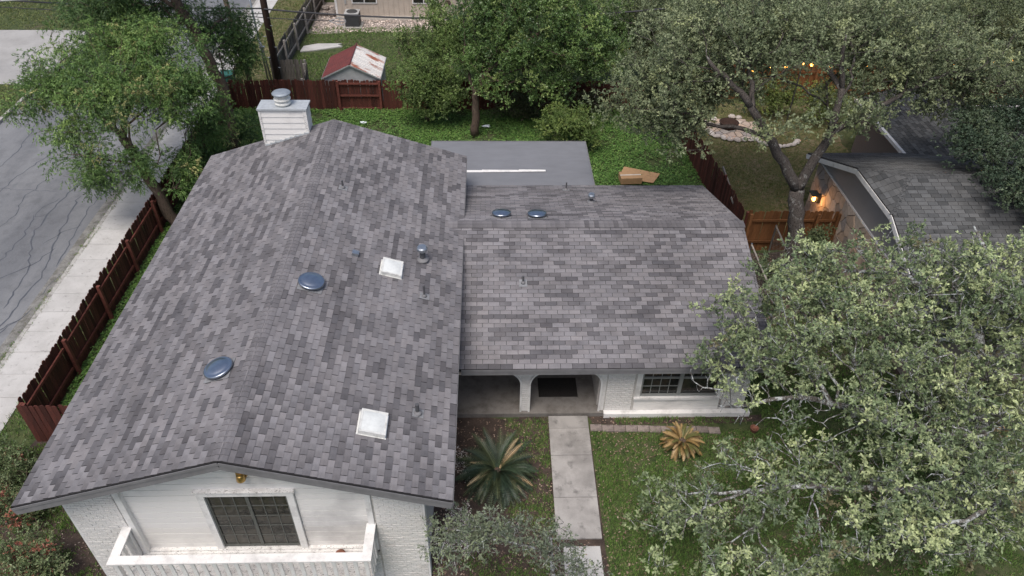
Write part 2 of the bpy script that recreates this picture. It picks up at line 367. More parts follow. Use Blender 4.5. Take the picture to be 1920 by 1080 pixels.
slab(m, [(XW0, YE, ZWE), (XG, YE, ZWE), (XG, YRG, ZWR), (XW0, YRG, ZWR)], nF_)
slab(m, [(XW0, YRG, ZWR), (XG, YRG, ZWR), (XG, YBK, ZBK), (XW0, YBK, ZBK)], nB_)
roof = m.build('roof', 'roof_felt', house)
rowsM = 32; ex = slopeL/rowsM
tabs = shingle_field((0, YB, ZE), (0, -1, 0), nrm((XR, 0, ZR-ZE)), nR_, lambda t: (0, YB), rowsM, ex, rng, PALH)
tabs = shingle_field((0, 0, ZE), (0, 1, 0), nrm((XR, 0, ZR-ZE)), nR_, lambda t: (0, YB), rowsM, ex, rng, PALH)
tabs += shingle_field((XL, YB, ZE), (0, -1, 0), nrm((-XR, 0, ZR-ZE)), nL_, lambda t: (0, YB), rowsM, ex, rng, PALH)
wl = math.hypot(YRG-YE, ZWR-ZWE); rowsW = 35
tabs += shingle_field((XW0, YE, ZWE), (1, 0, 0), nrm((0, YRG-YE, ZWR-ZWE)), nF_, lambda t: (0, XG-XW0), rowsW, wl/rowsW, rng, PALH)
wl2 = math.hypot(YBK-YRG, ZWR-ZBK); rw2 = 32
tabs += shingle_field((XG, YBK, ZBK), (-1, 0, 0), nrm((0, YRG-YBK, ZWR-ZBK)), nB_, lambda t: (0, XG-XW0), rw2, wl2/rw2, rng, PALH)
lay_shingles(tabs, roof)
ridge_caps((XR, 0, ZR), (XR, YB, ZR), nrm((-1, 0, -SM)), nrm((1, 0, -SM)), roof, rng, PALH)
ridge_caps((-.44, YRG, ZWR), (XG, YRG, ZWR), nrm((0, -1, -WM)), nrm((0, 1, -WM)), roof, rng, ((.105, .10, .106), (.285, .272, .282)), half=.19, lift=.046)

# fascia and soffits
m = MB(); e = .006
ZD = .115
m.bar((XL+.01, -.014, ZE-ZD-.05), (XR-.0, -.014, ZR-ZD-.05), .028, .125); m.bar((XR+.0, -.014, ZR-ZD-.053), (-.01, -.014, ZE-ZD-.053), .027, .125)
m.box(-.012, .018, .0, YB, ZE-.23, ZE-.09); m.box(XL-.018, XL+.012, .0, YB, ZE-.23, ZE-.09)
m.box(.02, XG-.02, YE-.018, YE+.014, ZWE-.21, ZWE-.085); m.box(.02, XG-.02, YBK-.014, YBK+.018, ZBK-.21, ZBK-.085)
for a, b in (((XG-.012, YE, ZWE-.155), (XG-.012, YRG, ZWR-.155)), ((XG-.012, YBK, ZBK-.155), (XG-.012, YRG, ZWR-.157))): m.bar(a, b, .03, .16)
m.build('fascia', 'gray_fascia', house)
m = MB()          # drip edge along the eaves and rakes
m.box(.019, .030, .02, YB, ZE-.10, ZE-.012); m.box(.02, XG, YE-.030, YE-.019, ZWE-.10, ZWE-.012)
m.bar((XL, -.034, ZE-.05), (XR, -.034, ZR-.05), .010, .07); m.bar((XR, -.034, ZR-.052), (0, -.034, ZE-.052), .009, .07)
m.build('drip_edge', 'gray_fascia', house)
m = MB()
m.box(-.65, -.02, .42, YB-.4, ZE-.25, ZE-.235); m.box(XL+.02, -7.7, .42, YB-.4, ZE-.25, ZE-.235)
m.box(-.6, XG-.1, YE+.02, 5.2, ZWE-.23, ZWE-.215)
m.build('soffit', 'soffit', house)

# walls
zu = lambda x: ZE+SM*(min(x-XL, -x))-.125           # underside of the main roof
m = MB()
WX0, WX1 = -7.70, -.65
m.prism([(WX0, .52, -.6), (WX1, .52, -.6), (WX1, .52, zu(WX1)), (XR, .52, zu(XR)), (WX0, .52, zu(WX0))], (0, .16, 0))
m.prism([(WX0, 12.8, -.6), (WX1, 12.8, -.6), (WX1, 12.8, zu(WX1)), (XR, 12.8, zu(XR)), (WX0, 12.8, zu(WX0))], (0, .16, 0))
m.box(WX0, WX0+.16, .68, 12.8, -.6, zu(WX0)); m.box(WX1-.16, WX1, .68, 12.8, -.6, zu(WX1))
for a, b in ((WX0, -6.66), (-1.66, WX1)):
    m.prism([(a, .415, -.6), (b, .415, -.6), (b, .415, zu(b)), (a, .415, zu(a))], (0, .105, 0))
m.box(-6.66, -1.66, .415, .52, -.6, 1.05)
# wing: front wall right of the porch, end wall, rear wall, porch back wall
WY = 5.18; zt = ZWE-.06
m.box(3.87, 4.68, WY, WY+.2, -.1, zt); m.box(4.68, 7.75, WY+.02, WY+.2, -.1, .62); m.box(7.05, 7.75, WY, WY+.2, -.1, zt)
zuw = lambda y: (ZWE+WM*(y-YE) if y < YRG else ZWR-WM*(y-YRG))-.125
m.prism([(7.75, WY+.2, -.1), (7.75, 12.9, -.1), (7.75, 12.9, zuw(12.9)), (7.75, YRG, zuw(YRG)), (7.75, WY+.2, zuw(WY+.2))], (-.16, 0, 0))
m.box(-.65, 7.59, 12.74, 12.9, -.1, zuw(12.9)); m.box(-.65, 3.87, 7.3, 7.46, -.1, 2.6); m.box(3.71, 3.87, WY+.2, 7.3, -.1, 2.3)
m.build('wall', 'brick_joint', house)
m = MB(); m.box(-.49, 3.71, WY+.28, 7.3, 2.18, 2.22); m.build('porch_ceiling', 'soffit', house)
def arch_side(x, s, w, z0=.15, zs=1.22, r=.52, n=9):
    """outline from the foot of a pier up its curved side: s=+1 curve leans to +x"""
    return [(x, z0)]+[(x+s*r*(1-math.cos(a)), zs+r*math.sin(a)) for a in [math.pi/2*k/n for k in range(n+1)]]
L_ = arch_side(1.58, -1, 0); R_ = arch_side(1.81, 1, 0)
pier = [(x, WY, z) for x, z in L_]+[(1.06, WY, zt), (2.33, WY, zt)]+[(x, WY, z) for x, z in reversed(R_)]
m = MB(); m.prism(pier, (0, .28, 0))
S_ = arch_side(3.74, -1, 0)
m.prism([(x, WY, z) for x, z in S_]+[(3.22, WY, zt), (3.868, WY, zt), (3.868, WY, .15)], (0, .28, 0))
m.box(-.6, 1.06, WY+.02, WY+.26, 1.74, zt); m.box(2.33, 3.22, WY+.02, WY+.26, 1.76, zt)
m.build('porch_arch', 'white_brick', house)
m = MB()          # raised rim along the arch openings
for S in (L_, R_, S_):
    pts = [(x, WY-.012, z) for x, z in S]
    m = MB()
    for a, b in zip(pts[:-1], pts[1:]): m.bar(a, b, .05, .05, up=(0, 1, 0))
    m.build('arch_rim', 'white_trim', house)
pass
m = MB(); m.box(-.6, 3.87, WY-.10, 7.3, -.05, .15); porch = m.build('porch_floor', 'porch_concrete', house)
m = MB(); m.box(3.88, 7.95, WY-.16, WY-.005, -.05, .16); m.build('foundation_ledge', 'white_trim', house)
m = MB(); m.box(2.18, 3.18, 7.27, 7.298, .16, 2.16); dr = m.build('front_door', 'interior_dark', house)
m = MB(); m.box(2.08, 2.18, 7.25, 7.299, .16, 2.24); m.box(3.18, 3.28, 7.25, 7.299, .16, 2.24); m.box(2.18, 3.18, 7.25, 7.299, 2.16, 2.24); m.build('door_frame', 'white_trim', house)
m = MB(); m.lathe([(.03, 0), (.035, .02), (.02, .05)], (3.08, 7.24, 1.1), 10, ((1, 0, 0), (0, 0, 1), (0, -1, 0))); m.build('door_knob', 'brass', dr)

# painted bricks, laid proud of the joints
def bricks(mb, x0, x1, y, z0, ztop, rng, holes=()):
    h, w, r = .066, .20, 0; z = z0
    while z < 5:
        x = x0-(w+.005)*(.5 if r % 2 else 0)
        while x < x1:
            a, b = max(x, x0)+.002, min(x+w, x1)-.002
            if b-a > .03 and z+h < min(ztop(a), ztop(b)) and not any(hx0 < (a+b)/2 < hx1 and hz0 < z < hz1 for hx0, hx1, hz0, hz1 in holes):
                j = rng.uniform(-.004, .004); mb.box(a, b, y-.018+j, y+.01, z, z+h)
            x += w+.005
        z += h+.014; r += 1
m = MB()
bricks(m, WX0, -6.70, .414, -.4, zu, rng); bricks(m, -1.62, WX1, .414, -.4, zu, rng)
bricks(m, -6.66, -1.66, .414, -.4, lambda x: .98, rng)
bricks(m, 3.90, 4.62, WY-.001, .17, lambda x: zt, rng); bricks(m, 7.10, 7.75, WY-.001, .17, lambda x: zt, rng)
bricks(m, 1.60, 1.79, WY-.001, .17, lambda x: zt, rng)
o = m.build('bricks', 'white_brick', house); o['kind'] = 'stuff'
for a_ in (WX1+.001, WX0-.05): MB().box(a_, a_+.049, .40, .62, -.5, ZE-.24).build('corner_board', 'white_trim', house)

# lap siding of the gable, board by board
DX0, DX1, DZ0, DZ1 = -5.10, -3.17, 1.22, 3.30
ytop = .515
def xr_at(z):        # gable limits at height z
    t = (z+.125-ZE)/SM; return XL+t, -t
MB().prism([(-6.55, .516, 1.22), (-1.77, .516, 1.22), (-1.77, .516, zu(-1.77)-.01), (XR, .516, zu(XR)-.01), (-6.55, .516, zu(-6.55)-.01)], (0, .003, 0)).build('building_paper', 'interior_dark', house)
z = 1.22; k = 0
while z < 4.6:
    z1 = z+.19
    segs = [(-6.54, DX0), (DX1, -1.78)] if z < DZ1-.05 else [(-6.54, -1.78)]
    for a, b in segs:
        l0, r0 = xr_at(z); l1, r1 = xr_at(min(z1, 4.68))
        P0, P1 = max(a, l0), min(b, r0); Q0, Q1 = max(a, l1), min(b, r1)
        if P1-P0 < .1: continue
        if Q1 < Q0: Q0 = Q1 = (Q0+Q1)/2
        zz1 = min(z1, 4.68)-.014; bw = rng.uniform(.0, .004)
        f = [(P0, ytop-.024-bw, z), (P1, ytop-.024-bw, z), (Q1, ytop-.026-bw, zz1+.004), (Q0, ytop-.026-bw, zz1+.004)]
        MB().prism(f, (0, .010, 0)).build('siding_board', 'white_siding', house)
    z = z1; k += 1
m = MB()
for x in (-6.66, -1.78): MB().box(x, x+.12, .375, .50, 1.22, zu(x)-.02 if x < XR else zu(x+.12)-.02).build('corner_trim', 'white_trim', house)

# sliding balcony door
m = MB()
cx0, cx1, cz0, cz1 = -4.95, -3.32, 1.30, 3.15
m.box(cx0-.14, cx0, .425, .505, 1.235, cz1+.0); m.box(cx1, cx1+.14, .425, .505, 1.235, cz1); m.box(cx0-.14, cx1+.14, .424, .505, cz1, cz1+.14)
door = m.build('sliding_door', 'white_trim', house)
m = MB(); m.box(cx0-.18, cx1+.18, .39, .505, cz1+.141, cz1+.175); m.build('drip_cap', 'worn_trim', door)
m = MB()
for a, b in ((cx0, cx0+.045), (cx1-.045, cx1), ((cx0+cx1)/2-.035, (cx0+cx1)/2+.035)): m.box(a, b, .47, .512, cz0, cz1)
m.box(cx0+.045, cx1-.045, .471, .512, cz0, cz0+.06); m.box(cx0+.045, cx1-.045, .471, .512, cz1-.05, cz1); m.build('frame', 'bronze_frame', door)
xm = (cx0+cx1)/2
for a, b in ((cx0+.045, xm-.035), (xm+.035, cx1-.045)):
    m = MB(); m.box(a, b, .495, .508, cz0+.06, cz1-.05); p = m.build('pane', 'door_glass', door)
    for i in (1, 2): m = MB(); x = a+(b-a)*i/3; m.box(x-.010, x+.010, .484, .494, cz0+.06, cz1-.05); m.build('muntin', 'bronze_frame', door)
    for i in (1, 2, 3, 4): m = MB(); zz = cz0+.06+(cz1-cz0-.11)*i/5; m.box(a, b, .4825, .4932, zz-.010, zz+.010); m.build('muntin', 'bronze_frame', door)
m = MB(); m.box(xm-.06, xm-.04, .452, .47, 2.1, 2.3); m.build('handle', 'dark_metal', door)

# balcony
BX0, BX1, BY0 = -6.82, -1.64, -.44
m = MB(); m.box(BX0+.08, BX1-.08, BY0+.10, .412, 1.06, 1.19); deck = m.build('balcony_deck', 'white_trim', house)
yy = BY0+.09
while yy < .40:
    MB().box(BX0+.06, BX1-.06, yy, yy+.134, 1.192, 1.222).build('deck_plank', 'worn_trim', deck); yy += .14
m = MB(); m.box(BX0+.18, BX1-.18, .408, .50, 1.223, 1.262); m.build('door_sill_board', 'worn_trim', deck)
rail = MB().box(BX0+.04, BX1-.04, BY0+.075, BY0+.11, 2.06, 2.15).box(BX0+.04, BX1-.04, BY0+.075, BY0+.11, 1.24, 1.32).build('railing', 'white_trim', house)
xm2 = BX0+(BX1-BX0)*.46
for a, b in ((BX0, xm2-.002), (xm2+.002, BX1)):
    MB().box(a, b, BY0, BY0+.19, 2.151, 2.19).build('rail_cap', 'white_trim', rail)
for x in (BX0, BX1-.19):
    MB().box(x, x+.19, BY0+.192, .41, 2.151, 2.19).build('rail_cap', 'white_trim', rail)
    MB().box(x+.05, x+.14, .30, .41, 1.24, 2.149).build('newel_post', 'white_trim', rail)
nb = 24
bm = MB().box(-.04, .04, -.013, .013, 0, .97).mesh('baluster')
for i in range(nb):
    x = BX0+.12+(BX1-BX0-.24)*i/(nb-1)
    link('baluster', bm, 'white_trim', rail, np.array((x, BY0+.058, 1.17))-ORG[house.name])
for x in (BX0+.055, BX1-.055):
    for k in range(4):
        o = link('baluster', bm, 'white_trim', rail, np.array((x, BY0+.20+.16*k, 1.17))-ORG[house.name]); o.rotation_euler.z = math.pi/2
# bracket posts below the deck
for x in (BX0+.2, -4.2, BX1-.2): MB().bar((x, .40, .35), (x, BY0+.2, 1.05), .09, .09).build('bracket', 'white_trim', deck)

# wing window
def window(x0, x1, z0, z1, y, parent, cols, rows_, right_plain=False):
    fr = MB().box(x0, x1, y, y+.10, z0, z0+.05).box(x0, x1, y, y+.10, z1-.05, z1).box(x0, x0+.05, y+.001, y+.10, z0+.05, z1-.05).box(x1-.05, x1, y+.001, y+.10, z0+.05, z1-.05).build('window', 'gray_frame', parent)
    xm = (x0+x1)/2; zm = z0+(z1-z0)*.54
    MB().box(xm-.05, xm+.05, y+.002, y+.098, z0+.05, z1-.05).build('mullion', 'gray_frame', fr)
    for a, b in ((x0+.05, xm-.05), (xm+.05, x1-.05)):
        for c, d, in ((z0+.05, zm-.025), (zm+.025, z1-.05)):
            MB().box(a, b, y+.06, y+.07, c, d).build('pane', 'glass_dark', fr)
            if right_plain and a > xm-.1 and c < zm-.1: continue
            for i in range(1, cols): x = a+(b-a)*i/cols; MB().box(x-.009, x+.009, y+.045, y+.0595, c, d).build('muntin', 'gray_frame', fr)
            for i in range(1, rows_): z = c+(d-c)*i/rows_; MB().box(a, b, y+.0435, y+.0587, z-.009, z+.009).build('muntin', 'gray_frame', fr)
        MB().box(a, b, y+.02, y+.075, zm-.025, zm+.025).build('sash_rail', 'gray_frame', fr)
    return fr
wn = window(4.82, 6.95, .68, 1.95, WY+.02, house, 4, 2, True)
m = MB(); m.box(4.68, 4.82, WY-.015, WY+.12, .60, zt); m.box(6.95, 7.06, WY-.015, WY+.12, .60, zt); m.box(4.82, 6.95, WY-.013, WY+.12, 1.95, zt); m.build('window_trim', 'white_trim', house)
m = MB(); m.box(4.66, 7.08, WY-.06, WY+.10, .60, .68); m.build('window_sill', 'white_trim', house)
for i in range(3): MB().box(4.69, 7.05, WY-.010, WY+.019, .17+.143*i, .17+.143*i+.138).build('apron_board', 'white_siding', house)

# flat roof over the rear patio
m = MB(); m.box(-1.38, 4.36, YB+.06, 16.42, 2.20, 2.36)
fl = m.build('flat_roof', 'flat_membrane', house)
for i_, (ya, yb_) in enumerate(((YB+.10, 14.16), (14.12, 15.2), (15.14, 16.40))): MB().box(-1.37, 4.35, ya, yb_, 2.3605, 2.3635+.0015*i_).build('membrane_sheet', 'flat_membrane', fl)
m = MB(); m.box(-1.40, 4.385, 16.421, 16.445, 2.16, 2.375); m.box(4.361, 4.385, YBK+.05, 16.42, 2.16, 2.375); m.build('drip_edge', 'gray_fascia', fl)
for i, (a, b, z) in enumerate(((-1.2, .55, 2.369), (.50, 1.9, 2.378), (1.8, 2.74, 2.387))):
    MB().prism([(a, 14.17+.012*i, z), (b, 14.19+.01*i, z), (b, 14.32, z), (a, 14.33+.006*i, z)], (0, 0, .007)).build('flashing_strip', 'white_trim', fl)
for x, y in ((-1.2, 16.2), (1.5, 16.2), (4.2, 16.2)): MB().box(x-.06, x+.06, y-.06, y+.06, 0, 2.2).build('patio_post', 'white_trim', fl)

# chimney
CX0, CX1, CY0, CY1, CZ = -6.34, -4.88, 12.78, 13.38, 5.40
zl = lambda x: ZE+SM*(x-XL)
chim = MB().box(CX0+.03, CX1-.03, CY0+.03, CY1-.03, 3.2, CZ-.02).build('chimney', 'white_siding', house)
z = CZ-.05
while z > 3.7:
    z0 = z-.195
    P = [(CX0+.06, CY0+.004, z0), (CX1-.10, CY0+.004, z0), (CX1-.10, CY0+.022, z), (CX0+.06, CY0+.022, z)]
    MB().prism(P, (0, .03, 0)).build('siding_board', 'white_siding', chim)
    for sx, x in ((1, CX1), (-1, CX0)):
        P = [(x-sx*.004, CY0+.06, z0), (x-sx*.004, CY1, z0), (x-sx*.022, CY1, z), (x-sx*.022, CY0+.06, z)]
        MB().prism(P if sx > 0 else P[::-1], (-sx*.02, 0, 0)).build('siding_board', 'white_siding', chim)
    z = z0
m = MB()
for a_, b_ in ((CX0-.005, CX0+.06), (CX1-.10, CX1+.005)): MB().box(a_, b_, CY0-.008, CY0+.06, 3.6, CZ-.02).build('corner_trim', 'worn_trim', chim)
MB().box(CX0-.03, CX1+.03, CY0-.03, CY1+.03, CZ-.02, CZ+.035).build('chimney_cap', 'flashing', chim)
fx, fy = -5.62, 13.10
MB().lathe([(.20, 0), (.23, .03), (.26, .06), (.23, .10), (.20, .12), (.23, .15), (.26, .19), (.26, .21), (.20, .24), (.20, .28), (.25, .31), (.25, .34), (.17, .36)], (fx, fy, CZ+.035), 20).build('flue', 'skylight_frame', chim, smooth=True)
MB().lathe([(.02, .355), (.28, .36), (.29, .375), (.27, .40), (.18, .435), (.02, .445)], (fx, fy, CZ+.035), 22).build('flue_cap', 'flue_metal', chim, smooth=True)
m = MB()
for k in range(9):      # stepped flashing where the chimney meets the shingles
    x = CX0+.02+.16*k; m.box(x, x+.15, CY0-.045, CY0-.009, zl(x)-.02, zl(x+.15)+.035)
m.build('step_flashing', 'flashing', chim)

# vents, pipes and skylights on the roof
def frame_on(P, n, ux):
    n = np.array(n); u = np.array(ux, float); u = u-n*np.dot(u, n); u = u/np.linalg.norm(u); v = np.cross(n, u); return u, v, n
def dome_vent(P, n, ux, r=.31):
    u, v, n = frame_on(P, n, ux); P = np.array(P, float); w = nrm(n*.75+np.array((0, 0, .25)))
    a = nrm(u-w*np.dot(u, w)); b = np.cross(w, a)
    base = MB().lathe([(r*.66, -.03), (r*.66, .10), (r*.60, .105)], P, 20, (a, b, w)).build('dome_vent', 'galvanised', house, smooth=False)
    MB().obox(P+n*.020+v*0, (u*r*.92, v*r*.92, n*.004)).build('flashing', 'pipe_flash', base)
    MB().lathe([(r*.60, .085), (r*.98, .080), (r, .095), (r*.97, .125), (r*.90, .135), (r*.86, .130), (r*.72, .155), (r*.45, .175), (r*.02, .183)], P, 26, (a, b, w)).build('dome', 'vent_metal', base, smooth=True)
zr = lambda x: ZE-SM*x
zf = lambda y: ZWE+WM*(y-YE); zb = lambda y: ZWR-WM*(y-YRG)
dome_vent((-3.47, 5.26, zr(-3.47)), nR_, (0, 1, 0)); dome_vent((-4.82, 2.44, zl(-4.82)), nL_, (0, 1, 0))
dome_vent((1.11, 9.86, zb(9.86)), nB_, (1, 0, 0), .29); dome_vent((2.16, 9.80, zb(9.80)), nB_, (1, 0, 0), .29)
def skylight(x0, x1, y0, y1, h):
    u = nrm((1, 0, -SM)); v = np.array((0, 1., 0)); n = nR_
    c = np.array(((x0+x1)/2, (y0+y1)/2, zr((x0+x1)/2))); a = (x1-x0)/2/abs(u[0]); b = (y1-y0)/2
    fr = MB()
    for s in (-1, 1):
        fr.obox(c+u*s*(a-.02)+n*h/2, (u*.02, v*b, n*h/2)); fr.obox(c+v*s*(b-.02)+n*(h/2-.001), (u*(a-.04), v*.02, n*h/2))
    fr = fr.build('skylight', 'skylight_frame', house)
    pts = []; N = 6; m = MB()
    for i in range(N+1):
        for j in range(N+1):
            s, t = i/N*2-1, j/N*2-1; z = h-.01+.028*(1-s**4)*(1-t**4)
            pts.append(c+u*s*(a-.035)+v*t*(b-.035)+n*z)
    m._add(pts, [(i*(N+1)+j, (i+1)*(N+1)+j, (i+1)*(N+1)+j+1, i*(N+1)+j+1) for i in range(N) for j in range(N)])
    m.build('dome_pane', 'skylight_dome', fr, smooth=True)
    MB().obox(c+n*.018, (u*(a+.03), v*(b+.015), n*.004)).build('flashing', 'skylight_frame', fr)
skylight(-2.0, -1.5, 6.20, 6.79, .12); skylight(-1.90, -1.38, 1.16, 1.74, .13)
def pipe(P, n, r, h, ux, cap=0):
    u, v, n = frame_on(P, n, ux); P = np.array(P, float)
    o = MB().tube([P-np.array((0, 0, .05)), P+np.array((0, 0, h))], r, 12).build('vent_pipe', 'pipe_dark', house)
    MB().obox(P+n*.020+v*.0, (u*.11, v*.12, n*.004)).build('flashing', 'pipe_flash', o)
    MB().lathe([(r*2.3, .018), (r*2.1, .05), (r*1.3, .075), (r*1.01, .09)], P, 14).build('boot', 'gray_fascia', o, smooth=True)
    if cap: MB().lathe([(r*.5, h-.03), (r*1.9, h-.03), (r*1.9, h+.05), (r*1.5, h+.085), (r*.1, h+.09)], P, 18).build('pipe_cap', 'galvanised', o, smooth=False)
pipe((-1.01, 7.20, zr(-1.01)), nR_, .075, .36, (0, 1, 0), 1)
pipe((-.88, 5.75, zr(-.88)), nR_, .028, .36, (0, 1, 0)); pipe((-.78, 1.98, zr(-.78)), nR_, .042, .30, (0, 1, 0))
pipe((-3.36, 9.56, zr(-3.36)), nR_, .028, .26, (0, 1, 0)); pipe((1.66, 7.18, zf(7.18)), nF_, .028, .26, (1, 0, 0))
pipe((3.32, 12.7, zb(12.7)), nB_, .028, .30, (1, 0, 0)); pipe((3.96, 11.25, zb(11.25)), nB_, .06, .24, (1, 0, 0), 1)
u, v, n = frame_on((0, 0, 0), nR_, (0, 1, 0)); P = np.array((-2.67, 6.74, zr(-2.67)))
MB().obox(P+n*.05, (u*.075, v*.085, n*.05)).build('box_vent', 'galvanised', house)

# gable lamp
wl_ = MB().box(-4.16, -3.96, .43, .488, 3.78, 3.97).build('wall_lamp', 'brass', house)
MB().lathe([(.085, 0), (.095, .02), (.075, .15), (.07, .16)], (-4.06, .39, 3.75), 16).build('lamp_shade', 'brass', wl_, smooth=True)

# things resting on the house
tag(MB().box(2.12, 3.22, 5.68, 6.40, .152, .166).build('door_mat', 'doormat'), 'dark rectangular mat on the porch floor behind the middle arch', 'mat')
tag(MB().lathe([(.075, 0), (.10, .03), (.115, .10), (.105, .15), (.06, .19), (.02, .20)], (-2.45, .22, 1.222), 18).build('clay_pot', 'terracotta', smooth=True), 'round terracotta pot standing on the white balcony floor', 'pot')
# ------------------------------------------------------------------ ground, street, pavements
SX0, SX1 = -21.2, -13.62                                  # street between its kerbs
m = MB(); R_G = 700
for (a, za), (b, zb_) in zip([(-R_G, 0), (SX0-.02, 0), (SX0-.02, -.17), (SX1+.02, -.17), (SX1+.02, 0)], [(SX0-.02, 0), (SX0-.02, -.17), (SX1+.02, -.17), (SX1+.02, 0), (R_G, 0)]):
    m.poly([(a, -R_G, za), (b, -R_G, zb_), (b, R_G, zb_), (a, R_G, za)])
structure('ground', m, 'lawn_soil')
m = MB(); m.poly([(SX0-.01, -80, -.12), (SX1+.01, -80, -.12), (SX1+.01, 160, -.12), (SX0-.01, 160, -.12)])
street = structure('street', m, 'asphalt')
rng = random.Random(8)
def crack(pts, w, parent, seed):
    r = random.Random(seed); P = []
    for (a, b), (c, d) in zip(pts[:-1], pts[1:]):
        n = max(2, int(math.hypot(c-a, d-b)/.22))
        for k in range(n): P.append((a+(c-a)*k/n+r.uniform(-.07, .07), b+(d-b)*k/n+r.uniform(-.05, .05)))
    P.append(pts[-1]); m = MB(); L, R = [], []
    for i, p in enumerate(P):
        q0, q1 = np.array(P[max(i-1, 0)]), np.array(P[min(i+1, len(P)-1)]); d = q1-q0; d = d/(np.linalg.norm(d)+1e-6); nn = np.array((-d[1], d[0]))
        ww = w*.75*r.uniform(.6, 1.3)*(0.35 if i in (0, len(P)-1) else 1); L.append((p[0]+nn[0]*ww, p[1]+nn[1]*ww, -.116)); R.append((p[0]-nn[0]*ww, p[1]-nn[1]*ww, -.116))
    n = len(P); m._add(L+R, [(i, n+i, n+i+1, i+1) for i in range(n-1)]); m.build('tar_seam', 'tar', parent)
for k, (p, w) in enumerate((([(-15.6, 19), (-15.7, 17), (-15.85, 15.7), (-15.8, 14), (-15.1, 12.2), (-14.9, 11), (-14.84, 9.9)], .032), ([(-16.3, 15.2), (-16.1, 14.0), (-16.2, 12), (-15.9, 9.5), (-16.0, 6)], .026),
    ([(-15.2, 16.5), (-15.09, 15.4), (-14.7, 13), (-14.41, 11.5), (-14.5, 10), (-14.47, 9.2), (-14.8, 8.6)], .032), ([(-14.4, 16.5), (-14.49, 15.3), (-14.3, 13.6), (-14.14, 12.1)], .022),
    ([(-14.6, 13.2), (-14.9, 12.4), (-15.5, 11.6), (-16.6, 10.9), (-17.8, 10.4)], .024), ([(-13.95, 9.9), (-14.1, 9.3), (-14.6, 8.8), (-15.2, 8.6)], .028), ([(-14.05, 9.5), (-14.5, 8.4), (-15.3, 7.2)], .022),
    ([(-17.2, 23), (-17.6, 20.5), (-18.4, 17.6), (-18.2, 14)], .026), ([(-19.6, 22.5), (-19.2, 20), (-19.5, 18)], .022), ([(-17.0, 17.8), (-17.3, 16.4), (-17.0, 15.2), (-17.5, 13.6)], .022), ([(-21.0, 17.0), (-18.5, 17.1), (-16.2, 16.9)], .014), ([(-15.9, 16.4), (-16.3, 15.6), (-16.2, 15.1), (-15.9, 15.3)], .02),
    ([(-14.3, 14.6), (-14.8, 14.1), (-15.2, 13.4)], .02), ([(-13.8, 11.7), (-13.9, 11.0), (-14.0, 10.4)], .016))): crack(p, w, street, k)
for nm, x0, x1 in (('kerb', SX1, SX1+.15), ('kerb', SX0-.15, SX0)):
    m = MB(); y = -30
    while y < 70: m.box(x0, x1, y, y+2.985, -.17, .012); y += 3
    structure(nm, m, 'kerb')
structure('road_gutter', MB().poly([(SX1-.5, -80, -.1175), (SX1, -80, -.1175), (SX1, 160, -.1175), (SX1-.38, 160, -.1175)]), 'gutter_dirt')
sw = MB().box(SX1+.151, -12.32, -30, 70, -.06, .004); sw = structure('sidewalk', sw, 'kerb')
for k in range(76):
    y = -4+k*.905
    sm = MB().box(SX1+.155, -12.31, y+.006, y+.899, .0, .018+rng.uniform(0, .006)).build('paving_slab', 'sidewalk', sw)
structure('driveway', MB().poly([(-21.36, 26.4, .012), (-21.36, 33.6, .012), (-40, 33.4, .012), (-40, 26.9, .012)]), 'driveway_concrete')
structure('verge', MB().poly(wob(-12.31, 24.2, -9.7, 60, .006, .05)), 'dry_soil')
structure('garden_soil', MB().poly(wob(-11.2, -2.0, -7.4, 4.6, .006, .2)), 'soil')
structure('flower_bed', MB().poly(wob(-.7, .2, 2.30, 5.08, .006, .12)), 'soil')
structure('flower_bed', MB().poly(wob(3.50, 4.80, 8.3, 5.08, .006, .05)), 'soil')
structure('neighbour_lawn', MB().poly(wob(10.0, 13.0, 16.5, 24.6, .006, .1)), 'dry_soil')
structure('side_yard', MB().poly(wob(8.2, 6.5, 12.9, 12.6, .008, .1)), 'soil')
structure('gravel_bed', MB().poly([(-9.45, 33.4, .006), (-8.9, 33.2, .006), (-7.6, 33.4, .006), (-6.4, 33.9, .006), (-4.6, 34.1, .006), (-1.0, 34.2, .006), (-1, 35.65, .006), (-8.1, 35.7, .006), (-8.1, 38.5, .006), (-9.4, 38.5, .006)]), 'gravel')
# front walk, slab by slab
fw = MB().box(2.30, 3.44, -1.5, 5.07, -.05, .03); fw = structure('front_path', fw, 'soil')
ys = [5.06, 4.62, 3.72, 2.43, 1.28]
for a, b in zip(ys[1:], ys[:-1]):
    MB().prism([(2.35-(5-b)*.012, b-.008, .02), (2.35-(5-a)*.012, a+.004, .02), (3.43-(5-a)*.012, a+.004, .02), (3.43-(5-b)*.012, b-.008, .02)], (0, 0, .05+rng.uniform(0, .006))).build('paving_slab', 'concrete_walk', fw)
MB().box(2.44, 3.32, -1.4, 1.10, .0, .035).build('paving_slab', 'sidewalk', fw)
ORD = 'first second third fourth fifth sixth seventh eighth ninth tenth eleventh twelfth thirteenth fourteenth'.split()
# edging pavers, each lifted separately
for k in range(11):
    x = 3.47+k*.322
    o = MB().box(-.155, .155, -.11, .11, 0, .045).build('edging_paver', 'paver'); o.location = (x+.16, 4.65-.012*k+rng.uniform(-.012, .012), .006); o.rotation_euler.z = rng.uniform(-.04, .04)
    tag(o, ORD[k]+' brown edging paver from the concrete path along the front bed', 'paver', 'edging pavers along the front flower bed')

